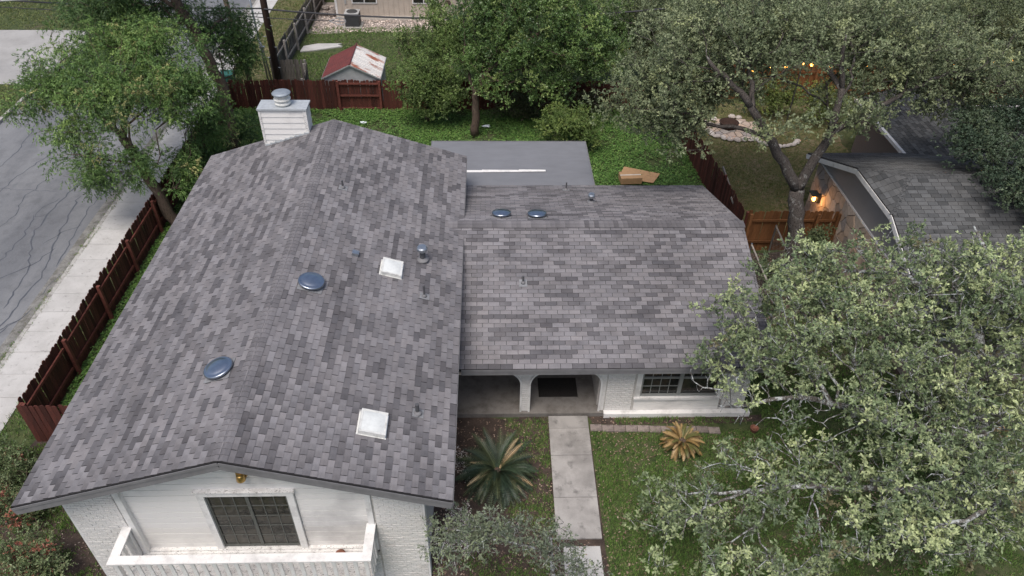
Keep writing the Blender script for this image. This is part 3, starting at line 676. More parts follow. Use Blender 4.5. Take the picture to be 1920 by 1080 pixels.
# ------------------------------------------------------------------ fences
def board_mesh(w, h, t=.018):
    d = w*.25; P = [(-w/2, 0, 0), (w/2, 0, 0), (w/2, 0, h-d), (w/2-d, 0, h), (-w/2+d, 0, h), (-w/2, 0, h-d)]
    return MB().prism(P, (0, t, 0)).mesh('board')
def fence(name, label, p0, p1, h, bmat, rmat, side, group=None, w=.142, posts=2.35, rails=(.25, .78), rng=random.Random(3), railh=.085, skip=()):
    """boards in a row from p0 to p1; rails and posts stand on the side given by +-1 (left of the run is +1)"""
    p0 = np.array((*p0, 0.0)); p1 = np.array((*p1, 0.0)); L = np.linalg.norm(p1-p0); d = (p1-p0)/L; nn = np.array((-d[1], d[0], 0))*side
    t = thing(name, label, 'fence', tuple(p0), group); ang = math.atan2(d[1], d[0])
    bm = [board_mesh(w-.006, h+dh) for dh in (-.02, 0, .025)]
    pm = MB().box(-.048, .048, -.048, .048, 0, h-.05).mesh('post')
    n = int(L/w)
    for i in range(n):
        if i in skip: continue
        o = link('board', rng.choice(bm), bmat, t, d*(w*(i+.5))+nn*rng.uniform(-.004, .004)+np.array((0, 0, rng.uniform(-.02, .015)))); o.rotation_euler = (rng.uniform(-.02, .02), rng.uniform(-.018, .018), ang+rng.uniform(-.03, .03))
    a = 0
    while a < L-.3:
        b = min(a+posts, L)
        for rz in rails: MB().bar(p0+d*(a+.03)+nn*.045+np.array((0, 0, h*rz)), p0+d*(b-.03)+nn*.045+np.array((0, 0, h*rz+rng.uniform(-.02, .02))), .045, railh).build('rail', rmat, t)
        link('post', pm, rmat, t, d*(a+.05)+nn*.115).rotation_euler.z = ang
        a = b
    link('post', pm, rmat, t, d*(L-.05)+nn*.115).rotation_euler.z = ang
    return t
mat('red_rail', (0.150, 0.048, 0.036), 0.85, [(12, (0.6,), 0.45, 0.65, 4)], rnd=0.18)
FT = 1.42
fence('wooden_fence', 'long dark red board fence running beside the pale sidewalk', (-11.2, 4.45), (-11.2, 23.75), FT, 'red_board', 'red_rail', -1, 'red board fences round the house')
fence('wooden_fence', 'short dark red fence joining the sidewalk fence to the house corner', (-11.2, 4.40), (-7.75, 4.40), FT, 'red_board', 'red_rail', 1, 'red board fences round the house')
bf = fence('wooden_fence', 'dark red board fence across the back yard in front of the metal shed', (-11.1, 23.85), (9.0, 23.85), FT+.02, 'red_board', 'red_rail', 1, 'red board fences round the house')
for xa, xb in ((-6.15, -4.25),):          # gate-like panel with rails on the house side
    for z in (.10, .72, 1.30): MB().bar((xa, 23.79, z), (xb, 23.79, z), .045, .075).build('rail', 'red_rail', bf)
    for x in (xa, xb): MB().box(x-.05, x+.05, 23.72, 23.81, 0, FT).build('post', 'red_rail', bf)
fence('wooden_fence', 'dark weathered red fence between the green back yard and the dry lawn', (9.02, 22.6), (9.72, 13.0), 1.5, 'red_board', 'red_rail', 1, 'red board fences round the house')
fence('wooden_fence', 'tall grey weathered fence beside the verge beyond the utility pole', (-9.72, 26.2), (-9.35, 42.0), 1.5, 'gray_board', 'gray_rail', -1, 'grey weathered fences behind the back yard')
fence('wooden_fence', 'short grey fence panel beside the foot of the brown utility pole', (-9.75, 26.15), (-8.05, 26.15), 1.45, 'gray_board', 'gray_rail', 1, 'grey weathered fences behind the back yard')
fence('wooden_fence', 'open grey gate panel standing next to the metal shed', (-8.0, 26.1), (-7.75, 24.3), 1.35, 'gray_board', 'gray_rail', -1, 'grey weathered fences behind the back yard', posts=1.6)
fence('wooden_fence', 'honey brown cedar fence behind the oak trunk beside the stone wall', (9.75, 12.75), (12.92, 12.75), 1.68, 'cedar_board', 'cedar_board', -1, 'cedar fences of the neighbour')
fence('wooden_fence', 'cedar fence under the string lights at the back of the neighbouring garden', (9.4, 25.1), (30.0, 25.4), 1.75, 'cedar_board', 'cedar_board', -1, 'cedar fences of the neighbour')
fence('wooden_fence', 'far grey fence along the back of the beige house', (-9.3, 42), (-3, 42.2), 1.5, 'gray_board', 'gray_rail', 1, 'grey weathered fences behind the back yard')
# leaning braces on the weathered fence
o = MB().bar((9.75, 16.3, 1.35), (10.15, 13.6, .25), .05, .09).build('timber_brace', 'gray_rail'); tag(o, 'long grey timber brace leaning on the weathered red fence', 'timber')
o = MB().bar((9.62, 14.4, 1.2), (9.95, 13.1, .5), .05, .08).build('timber_brace', 'gray_rail'); tag(o, 'short grey timber leaning at the house end of the weathered fence', 'timber')
def chain_fence(label, a, b, h):
    a = np.array((*a, 0.0)); b = np.array((*b, 0.0)); d = b-a; L = np.linalg.norm(d); d = d/L; z = np.array((0, 0, 1.0))
    t = thing('chain_link_fence', label, 'fence', tuple(a), 'chain link fences beside the house')
    MB().tube([a+z*h, b+z*h], .030, 8).build('top_rail', 'gray_rail', t)
    for p in (a, b): MB().tube([p, p+z*(h+.05)], .032, 8).build('post', 'galvanised', t)
    m = MB(); s = -h
    while s < L:
        for sg in (0, 1):
            x0, x1 = max(s, 0), min(s+h, L)
            if x1-x0 > .05:
                z0, z1 = (x0-s), (x1-s)
                if sg: z0, z1 = h-z0, h-z1
                m.tube([a+d*x0+z*z0, a+d*x1+z*z1], .0020, 3, False)
        s += .19
    o = m.build('wire_mesh', 'chain_wire', t); o['kind'] = 'stuff'
chain_fence('chain link fence with a grey top rail beside the oak trunk', (10.75, 12.6), (10.62, 9.2), 1.15)
chain_fence('short chain link fence close to the rake of the right roof', (9.62, 11.6), (9.54, 8.6), 1.1)

# ------------------------------------------------------------------ poles and cables
p = thing('utility_pole', 'thick dark brown wooden utility pole behind the back fence', 'pole', (-9.42, 25.9, 0))
MB().tube([(-9.42, 25.9, 0), (-9.40, 25.9, 4.5), (-9.38, 25.9, 9.5)], [.165, .15, .12], 14).build('shaft', 'pole_wood', p, smooth=True)
MB().box(-10.4, -8.4, 25.76, 25.88, 8.6, 8.74).build('crossarm', 'pole_wood', p)
for k in range(5): MB().tube([(-9.42+.14*(-1)**k, 25.82, 1.2+.5*k), (-9.42+.26*(-1)**k, 25.78, 1.2+.5*k)], .012, 6).build('step', 'galvanised', p)
p = thing('metal_riser', 'pale grey pair of conduit pipes strapped beside the brown utility pole', 'conduit', (-9.86, 25.95, 0))
MB().tube([(-9.92, 25.98, 0), (-10.05, 25.98, 5.5)], .045, 10).build('pipe', 'galvanised', p, smooth=True); MB().tube([(-9.74, 25.98, 0), (-9.90, 25.98, 2.2), (-10.0, 25.98, 2.5)], .045, 10).build('pipe', 'galvanised', p, smooth=True)
MB().box(-10.02, -9.78, 25.92, 26.04, 2.1, 2.16).build('strap', 'galvanised', p)
p = thing('utility_pole', 'slim grey-brown leaning pole left of the dark utility pole', 'pole', (-10.75, 25.9, 0))
MB().tube([(-10.75, 25.9, 0), (-11.0, 25.9, 3.2), (-11.25, 25.9, 6.5), (-11.4, 25.9, 8.5)], [.13, .115, .10, .09], 12).build('shaft', 'weathered_pole', p, smooth=True)
def cable(label, a, b, sag, r, m_='cable', n=24):
    a = np.array(a, float); b = np.array(b, float); P = [a+(b-a)*t+np.array((0, 0, -sag*4*t*(1-t))) for t in np.linspace(0, 1, n)]
    o = MB().tube(P, r, 6).build('overhead_cable', m_); return tag(o, label, 'cable', 'overhead cables by the utility poles')
cable('thick upper overhead cable running right from the utility pole', (-9.4, 25.75, 3.98), (9, 25.6, 4.2), .45, .038)
cable('thin lower overhead cable ending near the white cable loop', (-11.2, 25.8, 3.72), (-6.3, 25.75, 3.48), .06, .020)
cable('dark overhead cable bundle left of the utility pole', (-9.5, 25.7, 4.02), (-30, 27.0, 4.6), .3, .035)
cable('pale overhead cable crossing above the lawn over the road', (-14, 26, 4.7), (-40, 27, 3.2), .25, .040, 'pale_cable')
cable('thin overhead cable to the left just under the bundle', (-9.5, 25.8, 3.75), (-30, 27.5, 4.0), .3, .018)
p = thing('cable_loop', 'white teardrop shaped cable storage loop hanging on the lower overhead cable', 'cable loop', (-6.15, 25.75, 3.4))
pts = [(-6.55+.02, 25.75, 3.47)]+[(-6.05+.27*math.cos(t), 25.75, 3.45+.16*math.sin(t)) for t in np.linspace(2.6, -2.6, 15)]+[(-6.53, 25.75, 3.46)]
MB().tube(pts, .022, 6).build('ring', 'pale_cable', p); MB().tube([(-6.05, 25.75, 3.29), (-6.05, 25.75, 3.61)], .018, 6).build('spoke', 'pale_cable', p); MB().tube([(-6.3, 25.75, 3.45), (-5.78, 25.75, 3.45)], .018, 6).build('spoke', 'pale_cable', p)

# ------------------------------------------------------------------ metal shed
p = thing('metal_shed', 'low metal shed with red and rusty white corrugated roof behind the fence', 'shed', (-5.47, 25.0, 0))
sx0, sx1, sy0, sy1, se, sr = -6.88, -4.20, 23.98, 26.45, 1.46, 2.10; smx = (sx0+sx1)/2
MB().prism([(sx0+.08, sy0+.08, 0), (sx1-.08, sy0+.08, 0), (sx1-.08, sy0+.08, se), (smx, sy0+.08, sr-.06), (sx0+.08, sy0+.08, se)], (0, sy1-sy0-.16, 0)).build('wall', 'shed_wall', p)
for s, x0, mm in ((-1, sx0, 'shed_red'), (1, sx1, 'shed_white')):
    nrow = 15
    for k in range(nrow):             # corrugated sheet, one rib at a time
        y0 = sy0+(sy1-sy0)*k/nrow; w = (sy1-sy0)/nrow
        prof = [(y0, 0), (y0+w*.15, .0), (y0+w*.3, .028), (y0+w*.6, .028), (y0+w*.75, 0), (y0+w, 0)]
        m = MB(); V = [(smx, y, sr+h) for y, h in prof]+[(x0, y, se+h) for y, h in prof]
        m._add(V, [(i, i+1, 7+i, 6+i) for i in range(5)]); m.build('roof_rib', mm, p)
MB().tube([(smx, sy0, sr+.03), (smx, sy1, sr+.03)], .04, 8).build('ridge_cap', 'shed_red', p)
for x in (sx0, sx1): MB().box(x-.02, x+.02, sy0, sy1, se-.06, se-.005).build('eave_trim', 'metal_trim', p)
for x, d in ((sx0, 1), (sx1, -1)): MB().bar((x, sy0-.012, se-.01), (smx, sy0-.012, sr-.01), .02, .06).build('rake_trim', 'metal_trim', p)

# ------------------------------------------------------------------ beige house behind
p = thing('beige_house', 'beige house with vertical siding at the top edge beyond the rear lawn', 'house', (-4, 39, 0))
MB().box(-8.15, 3.5, 35.65, 43, -.1, 2.7).build('wall', 'beige_siding', p)
m = MB(); x = -8.1
while x < 3.5: m.box(x, x+.03, 35.63, 35.652, .22, 2.68); x += .3
o = m.build('battens', 'beige_siding', p); o['kind'] = 'stuff'
MB().box(-8.16, 3.5, 35.60, 35.655, 0, .2).build('plinth', 'soffit', p)
for x in (-8.17,): MB().box(x, x+.12, 35.61, 35.66, .2, 2.7).build('corner_trim', 'white_trim', p)
for (x0, x1, z0) in ((-7.12, -5.78, 1.0), (-3.6, -2.4, 1.0), (.4, 1.8, 1.0)):
    w = MB().box(x0-.07, x1+.07, 35.60, 35.64, z0-.07, z0+1.2).build('window', 'white_trim', p)
    for a, b in ((x0, (x0+x1)/2-.03), ((x0+x1)/2+.03, x1)): MB().box(a, b, 35.585, 35.605, z0, z0+1.1).build('pane', 'glass_dark', w)
m = MB(); m.prism([(-8.7, 35.1, 2.65), (4, 35.1, 2.65), (4, 39.3, 4.2), (-8.7, 39.3, 4.2)], (0, 0, .1)); m.prism([(-8.7, 39.3, 4.2), (4, 39.3, 4.2), (4, 43.5, 2.65), (-8.7, 43.5, 2.65)], (0, 0, .1)); m.build('roof', 'gray_fascia', p)
MB().box(-7.6, -7.5, 35.60, 35.64, .9, 1.2).build('meter_box', 'ac_top', p)
MB().lathe([(.16, 0), (.17, .02), (.15, .05)], (-1.6, 35.62, 1.0), 14, ((1, 0, 0), (0, 0, 1), (0, -1, 0))).build('wreath', 'bark_brown', p)
p = thing('ac_unit', 'dark box air conditioner with round top grille against the beige house', 'air conditioner', (-7.05, 34.6, 0))
MB().box(-7.45, -6.65, 34.2, 35.0, .08, .78).build('casing', 'ac_metal', p)
for k in range(8): MB().box(-7.46, -6.64, 34.19, 35.01, .14+.08*k, .155+.08*k).build('louvre', 'dark_metal', p)
MB().box(-7.46, -6.64, 34.19, 35.01, .781, .81).build('top_panel', 'ac_top', p)
MB().lathe([(.30, .811), (.31, .83), (.29, .85), (.24, .84), (.05, .85)], (-7.05, 34.6, 0), 20).build('fan_guard', 'dark_metal', p)
MB().box(-7.6, -6.5, 34.05, 35.1, 0, .075).build('pad', 'kerb', p)
tag(MB().prism([(-9.35, 30.6, .008), (-8.7, 30.75, .008), (-7.2, 31.35, .008), (-7.5, 31.6, .008), (-7.3, 31.75, .008), (-8.6, 31.7, .008), (-9.3, 31.35, .008)], (0, 0, .06)).build('concrete_slab', 'sidewalk'), 'flat pale broken concrete slab on the lawn beside the grey fence', 'slab')
rs = random.Random(12)
for k, (x, y) in enumerate(((-9.0, 36.2), (-8.6, 36.6), (-8.4, 37.0), (-9.1, 37.2), (-8.5, 36.1))):
    o = MB().lathe([(.02, 0), (.22, .02), (.26, .14), (.18, .25), (.03, .29)], (0, 0, 0), 7).build('boulder', 'gravel'); o.location = (x, y, .006); o.scale = (1+rs.uniform(-.2, .3), 1, rs.uniform(.7, 1.1)); o.rotation_euler.z = rs.uniform(0, 3)
    tag(o, ('largest rough stone nearest the beige house corner', 'rough stone in the middle of the pile by the beige house', 'rough stone at the back right of the pile by the beige house', 'rough stone at the back left of the pile near the grey fence', 'rough stone at the front right of the pile by the beige house')[k], 'stone', 'stones piled by the beige house')

# ------------------------------------------------------------------ small things in the yards
p = thing('cardboard_box', 'closed cardboard box on the grass behind the right roof', 'box', (6.42, 17.2, 0)); p.rotation_euler.z = .06
ORG[p.name] = np.zeros(3)
MB().box(-.42, .42, -.27, .27, .195, .46).build('carton', 'cardboard', p); MB().box(-.422, .422, -.035, .035, .461, .464).build('tape', 'soffit', p)
tag(MB().prism([(6.0, 17.45, .17), (7.35, 17.05, .17), (7.75, 17.75, .18), (6.35, 18.3, .19)], (0, 0, .012)).build('cardboard_sheet', 'cardboard'), 'flattened cardboard sheet on the grass under the carton', 'cardboard')
def paper(x, y, label, s=.2):
    m = MB(); r = random.Random(x); P = [(x+s*math.cos(t)*r.uniform(.6, 1.1), y+s*.7*math.sin(t)*r.uniform(.6, 1.1), .10+r.uniform(0, .05)) for t in np.linspace(0, 5.4, 7)]
    m._add(P+[(x, y, .19)], [(i, (i+1) % 7, 7) for i in range(7)]); tag(m.build('paper_scrap', 'paper'), label, 'litter')
paper(-4.9, 22.3, 'small white crumpled scrap on the grass near the red fence'); paper(.65, 22.0, 'small white scrap on the grass right of the brown trunk', .22)
tag(MB().lathe([(.07, 0), (.08, .02), (.10, .13), (.115, .135), (.115, .16), (.09, .16), (.08, .12)], (7.93, 4.5, 0), 16).build('clay_pot', 'terracotta', smooth=True), 'terracotta pot on the lawn under the big oak branches', 'pot')
p = thing('wheeled_bin', 'green plastic wheeled bin on the verge behind the leaning trunk', 'bin', (-11.7, 25.6, 0))
MB().prism([(-11.95, 25.35, .08), (-11.45, 25.35, .08), (-11.4, 25.3, .95), (-12.0, 25.3, .95)], (0, .55, 0)).build('body', 'green_plastic', p); MB().box(-12.03, -11.37, 25.27, 25.93, .951, 1.02).build('lid', 'green_plastic', p)
for x in (-11.98, -11.42): MB().lathe([(.1, -.03), (.1, .03)], (x, 25.85, .1), 12, ((0, 1, 0), (0, 0, 1), (1, 0, 0))).build('wheel', 'dark_metal', p)

# ------------------------------------------------------------------ neighbour house on the right
PALN = ((0.085, 0.088, 0.090), (0.142, 0.145, 0.147))
nb_ = thing('stone_house', 'neighbouring house with flagstone gable wall and grey shingle roof behind the oaks', 'house', (14, 11, 0))
GX, NX0, RY, RZ, EZ = 12.95, 12.60, 10.76, 4.32, 2.30
PM = .41; CZ_ = 3.775; CW = (RZ-CZ_)/PM; EW = (RZ-EZ)/PM; HX = 13.55; NX1 = 27.0
nf = nrm((0, -PM, 1)); nr2 = nrm((0, PM, 1)); nh = nrm((-(RZ-CZ_)/(HX-NX0), 0, 1))
m = MB()
slab(m, [(NX0, RY-EW, EZ), (NX1, RY-EW, EZ), (NX1, RY, RZ), (HX, RY, RZ), (NX0, RY-CW, CZ_)], nf)
slab(m, [(HX, RY, RZ), (NX1, RY, RZ), (NX1, RY+EW, EZ), (NX0, RY+EW, EZ), (NX0, RY+CW, CZ_)], nr2)
slab(m, [(NX0, RY+CW, CZ_), (NX0, RY-CW, CZ_), (HX, RY, RZ)], nh)
# rear wing: ridge along Y
WX_, WR_ = 16.25, 18.6; WZ_ = EZ+(WR_-WX_)*.35; nwl = nrm((-.35, 0, 1)); nwr = nrm((.35, 0, 1))
slab(m, [(WX_, 13.5, EZ), (WR_, 13.0, WZ_), (WR_, 20.3, WZ_), (WX_, 20.3, EZ)], nwl); slab(m, [(WR_, 13.0, WZ_), (20.9, 13.5, EZ), (20.9, 20.3, EZ), (WR_, 20.3, WZ_)], nwr)
# third roof: gable facing left
slab(m, [(20.6, 15.6, 2.0), (27, 15.6, 2.0), (27, 17.3, 2.85), (20.6, 17.3, 2.85)], nrm((0, -.5, 1))); slab(m, [(20.6, 17.3, 2.85), (27, 17.3, 2.85), (27, 20.4, 1.9), (20.6, 20.4, 1.9)], nrm((0, .31, 1)))
nroof = m.build('roof', 'roof_felt', nb_)
rng = random.Random(21)
def hipx(t, sl):                    # left limit along the front slope: rake to the clip, then along the hip
    z = EZ+t*sl
    return 0 if z < CZ_ else (z-CZ_)/(RZ-CZ_)*(HX-NX0)
fl_ = math.hypot(EW, RZ-EZ); sl = (RZ-EZ)/fl_; rw = 38
tabs = shingle_field((NX0, RY-EW, EZ), (1, 0, 0), nrm((0, EW, RZ-EZ)), nf, lambda t: (hipx(t, sl), 9.5), rw, fl_/rw, rng, PALN)
tabs += shingle_field((NX0+9.5, RY+EW, EZ), (-1, 0, 0), nrm((0, -EW, RZ-EZ)), nr2, lambda t: (0, 9.5-hipx(t, sl)), rw, fl_/rw, rng, PALN)
hl = math.hypot(HX-NX0, RZ-CZ_); rh = 8
tabs += shingle_field((NX0, RY+CW, CZ_), (0, -1, 0), nrm((HX-NX0, 0, RZ-CZ_)), nh, lambda t: (CW*t/hl, 2*CW-CW*t/hl), rh, hl/rh, rng, PALN)
wl_n = math.hypot(WR_-WX_, WZ_-EZ); rwn = 18
tabs += shingle_field((WX_, 20.3, EZ), (0, -1, 0), nrm((WR_-WX_, 0, WZ_-EZ)), nwl, lambda t: (0, 6.8), rwn, wl_n/rwn, rng, PALN)
lay_shingles(tabs, nroof, 250)
ridge_caps((HX, RY, RZ), (NX0+9.5, RY, RZ), nrm((0, -1, -PM)), nrm((0, 1, -PM)), nroof, rng, PALN, half=.16)
ridge_caps((NX0+.02, RY-CW, CZ_), (HX, RY, RZ), nrm((-.3, .3, -.2)), nrm((.3, -.35, -.25)), nroof, rng, PALN, half=.12)
ridge_caps((NX0+.02, RY+CW, CZ_), (HX, RY, RZ), nrm((.3, .35, -.25)), nrm((-.3, -.3, -.2)), nroof, rng, PALN, half=.12)
def trim(pts, w=.03, h=.16, dz=-.13, name='fascia', mm='white_trim'):
    for a, b in zip(pts[:-1], pts[1:]):
        a = np.array(a, float); b = np.array(b, float); MB().bar(a+(0, 0, dz), b+(0, 0, dz), w, h).build(name, mm, nb_)
trim([(NX0-.012, RY+EW, EZ), (NX0-.012, RY+CW, CZ_), (NX0-.012, RY-CW, CZ_), (NX0-.012, RY-EW, EZ)])
trim([(NX0, RY+EW+.015, EZ), (NX0+9.5, RY+EW+.015, EZ)]); trim([(WX_-.02, 15.5, EZ), (WX_-.02, 20.3, EZ)], .12, .13, -.04, 'gutter')
trim([(20.58, 20.4, 1.9), (20.58, 17.3, 2.85), (20.58, 15.6, 2.0)], .05, .2, -.08); trim([(16.2, 20.32, EZ), (18.6, 20.32, WZ_)]); trim([(20.6, 20.42, 1.9), (27, 20.42, 1.9)], .1, .13, -.02, 'gutter')
trim([(NX0, RY-EW-.015, EZ), (NX0+9.5, RY-EW-.015, EZ)])
m = MB(); ga = lambda z: (RZ-z)/PM
m.prism([(GX, RY-4.55, 2.26), (GX, RY+4.55, 2.26), (GX, RY+4.55, EZ+.02), (GX, RY+CW, CZ_-.14), (GX, RY-CW, CZ_-.14), (GX, RY-4.55, EZ+.02)], (.15, 0, 0)); m.build('gable_wall', 'stucco', nb_)
m = MB(); m.box(GX+.03, 26.5, RY-4.45, RY+4.45, -.1, 2.255); m.box(16.6, 20.6, RY+4.5, 20.0, -.1, 2.2); m.box(20.9, 26.5, 15.9, 20.1, -.1, 1.9); m.build('wall', 'mortar', nb_)
m = MB(); m.box(GX-.03, GX+.03, RY-4.55, RY+4.55, 2.20, 2.258); m.build('band_board', 'white_trim', nb_)
for y in (RY-3.9,):
    w = MB().box(GX-.035, GX+.02, y-.55, y+.55, .9, 2.0).build('window', 'white_trim', nb_); MB().box(GX-.05, GX-.036, y-.48, y+.48, .97, 1.93).build('pane', 'glass_dark', w)
def voronoi(x0, x1, y0, y1, sx, sy, rng, gap):
    """shrunken cells of a jittered grid, clipped to the rectangle"""
    S = []
    ny = int((y1-y0)/sy)+3; nx = int((x1-x0)/sx)+3
    for j in range(-1, ny):
        for i in range(-1, nx): S.append((x0+(i+.5+(.5 if j % 2 else 0))*sx+rng.uniform(-.36, .36)*sx, y0+(j+.5)*sy+rng.uniform(-.38, .38)*sy))
    out = []
    for a in S:
        P = [(x0, y0), (x1, y0), (x1, y1), (x0, y1)]
        for b in S:
            if b is a or abs(a[0]-b[0]) > 3*sx or abs(a[1]-b[1]) > 3*sy: continue
            nx_, ny_ = b[0]-a[0], b[1]-a[1]; L = math.hypot(nx_, ny_); nx_ /= L; ny_ /= L; d = L/2-gap
            Q = []
            for k in range(len(P)):
                p_, q_ = P[k], P[(k+1) % len(P)]; dp = (p_[0]-a[0])*nx_+(p_[1]-a[1])*ny_-d; dq = (q_[0]-a[0])*nx_+(q_[1]-a[1])*ny_-d
                if dp <= 0: Q.append(p_)
                if dp*dq < 0: t = dp/(dp-dq); Q.append((p_[0]+(q_[0]-p_[0])*t, p_[1]+(q_[1]-p_[1])*t))
            P = Q
            if len(P) < 3: break
        if len(P) >= 3: out.append(P)
    return out
SC_ = [(0.50, 0.41, 0.335), (0.45, 0.375, 0.32), (0.37, 0.34, 0.315), (0.57, 0.51, 0.445), (0.53, 0.425, 0.34), (0.32, 0.30, 0.29), (0.60, 0.545, 0.49)]
for P in voronoi(RY-4.5, RY+4.5, 0, 2.2, .36, .44, rng, .014):
    c = np.array(rng.choice(SC_))*(1.08, 1.0, .92); f = rng.uniform(.9, 1.15); d = rng.uniform(.02, .05)
    MB().prism([(GX+.035, y, z) for y, z in reversed(P)], (-d-.03, 0, 0), tuple(q*f for q in c)).build('stone', 'flagstone', nb_)
# lit lantern on the stone wall
p = thing('wall_lantern', 'lit orange lantern with flat cap on the flagstone wall', 'lantern', (12.9, 14.35, 1.2))
MB().box(12.80, 12.92, 14.29, 14.41, 1.0, 1.35).build('backplate', 'dark_metal', p)
MB().box(12.52, 12.80, 14.15, 14.55, 1.36, 1.40).build('cap', 'dark_metal', p)
MB().lathe([(.05, 0), (.07, .05), (.06, .18), (.03, .22)], (12.68, 14.35, 1.08), 12).build('glass', 'lamp_glow', p, smooth=True)
for dx, dy in ((-.09, -.09), (.09, -.09), (.09, .09), (-.09, .09)): MB().box(12.68+dx-.01, 12.68+dx+.01, 14.35+dy-.01, 14.35+dy+.01, 1.06, 1.36).build('bar', 'dark_metal', p)
ld = bpy.data.lights.new('lantern_light', 'POINT'); ld.energy = 9; ld.color = (1, .5, .18); ld.shadow_soft_size = .06
lo = bpy.data.objects.new('lantern_light', ld); COL.objects.link(lo); lo.location = (12.55, 14.2, 1.2)
# string lights: wire on poles with bulbs
p = thing('string_lights', 'string of lit orange bulbs hanging along the cedar fence', 'string lights', (11, 22.6, 2.75))
A = [(10.0, 21.6, 3.2), (14.2, 21.8, 3.3), (19.2, 22.0, 3.3), (24.6, 22.4, 3.35)]
rb = random.Random(5); wire = []
for a, b in zip(A[:-1], A[1:]):
    a = np.array(a); b = np.array(b)
    wire += [a+(b-a)*t+np.array((0, 0, -.22*4*t*(1-t))) for t in np.linspace(0, 1, 13)]
MB().tube(wire, .010, 5).build('wire', 'cable', p)
bmesh_ = MB().lathe([(.02, .05), (.03, .03), (.058, -.03), (.054, -.07), (.015, -.10)], (0, 0, 0), 10).mesh('bulb', smooth=True)
for k in range(2, len(wire), 2):
    o = link('bulb', bmesh_, 'bulb', p, wire[k]+np.array((0, 0, -.06))-ORG[p.name])
    if k % 4 == 0:
        ld = bpy.data.lights.new('bulb_light', 'POINT'); ld.energy = 4.5; ld.color = (1, .45, .14); ld.shadow_soft_size = .05
        lo = bpy.data.objects.new('bulb_light', ld); COL.objects.link(lo); lo.location = wire[k]+np.array((0, 0, -.22))
for k, (x, y, z) in enumerate(A): MB().tube([(x, y, 0), (x, y, z+.05)], .03, 8).build('pole', 'dark_metal', p)
# stone ringed fire pit on the dry lawn
fp = thing('fire_pit', 'paved fire pit patio edged with pale stones on the dry lawn', 'fire pit', (11.9, 21.9, 0))
rng = random.Random(31)
for P in voronoi(10.75, 13.1, 20.9, 22.9, .42, .36, rng, .018):
    cx_, cy_ = np.mean(P, 0)
    if ((cx_-11.95)/1.2)**2+((cy_-21.95)/1.0)**2 > 1: continue
    c = rng.choice(SC_); MB().prism([(x, y, .008) for x, y in P], (0, 0, .035+rng.uniform(0, .015)), c).build('flagstone', 'flagstone', fp)
stm = [MB().lathe([(.03, 0), (.16, .02), (.19, .08), (.14, .15), (.03, .17)], (0, 0, 0), 7, col=c).mesh('edge_stone') for c in ((.55, .51, .47), (.48, .44, .40), (.60, .57, .53))]
for k in range(26):
    t = 2*math.pi*k/26
    if k in (3, 4, 7, 8, 10, 13): continue
    o = link('edge_stone', rng.choice(stm), 'flagstone', fp, np.array((11.95+1.32*math.cos(t), 21.95+1.12*math.sin(t), .01))-ORG[fp.name]); o.rotation_euler.z = rng.uniform(0, 6); o.scale = (rng.uniform(.8, 1.15), rng.uniform(.6, .9), rng.uniform(.7, 1.1))
MB().lathe([(.30, .03), (.36, .04), (.42, .28), (.45, .30), (.38, .30), (.33, .12), (.02, .10)], (11.7, 22.1, 0), 18).build('fire_bowl', 'pole_wood', fp, smooth=True)
for k in range(14):
    t = math.pi*(1.05+.8*k/13); o = link('edging_stone', rng.choice(stm), 'flagstone', None, (13.6+1.0*math.cos(t), 21.2+.9*math.sin(t), .01)); o.rotation_euler.z = rng.uniform(0, 6); o.scale = (.8, .55, .7)
    tag(o, ORD[k]+' pale stone from the fire pit in the curved bed edging', 'stone', 'stones edging the bed beside the fire pit')
# ------------------------------------------------------------------ trees
NR = np.random.default_rng(11)
LEAF_GAIN = 1.5
def unit(a): return a/(np.linalg.norm(a, axis=-1, keepdims=True)+1e-9)
def rand_dir(n): return unit(NR.normal(size=(n, 3)))
def leaves(P, D, ll, lw, col, up=.5, fold=.18):
    """one folded diamond leaf per row: base P, direction D; col (n,3)"""
    n = len(P); D = unit(D); N = rand_dir(n)*(1-up)+np.array((0, 0, up)); S = unit(np.cross(D, N)); U = np.cross(S, D)
    l = (ll*NR.uniform(.7, 1.25, n))[:, None]; w = (lw*NR.uniform(.75, 1.25, n))[:, None]/2
    mid = P+D*l*.5; V = np.empty((n, 4, 3)); V[:, 0] = P; V[:, 1] = mid+S*w-U*w*fold; V[:, 2] = P+D*l-U*l*.08; V[:, 3] = mid-S*w-U*w*fold
    return V.reshape(-1, 3), np.arange(4*n).reshape(n, 4), np.repeat(col, 4, 0)
def join(parts):
    Vs, Fs, Cs, b = [], [], [], 0
    for V, F, C in parts: Vs.append(V); Fs.append(F+b); Cs.append(C); b += len(V)
    return np.concatenate(Vs), np.concatenate(Fs), np.concatenate(Cs)
def in_ellipsoids(E, n, shell=.45):
    """points spread through a list of ((cx,cy,cz),(rx,ry,rz)[,weight])"""
    w = np.array([e[1][0]*e[1][1]*e[1][2]*(e[2] if len(e) > 2 else 1) for e in E]); w = w/w.sum(); out = []
    for e, k in zip(E, NR.multinomial(n, w)):
        d = rand_dir(k); r = NR.uniform(0, 1, (k, 1))**shell
        q = 1+.22*np.sin(d[:, :1]*5.1+e[0][0])*np.cos(d[:, 1:2]*4.3+e[0][1])       # lumpy outline
        out.append(np.array(e[0])+d*r*q*np.array(e[1]))
    return np.concatenate(out)
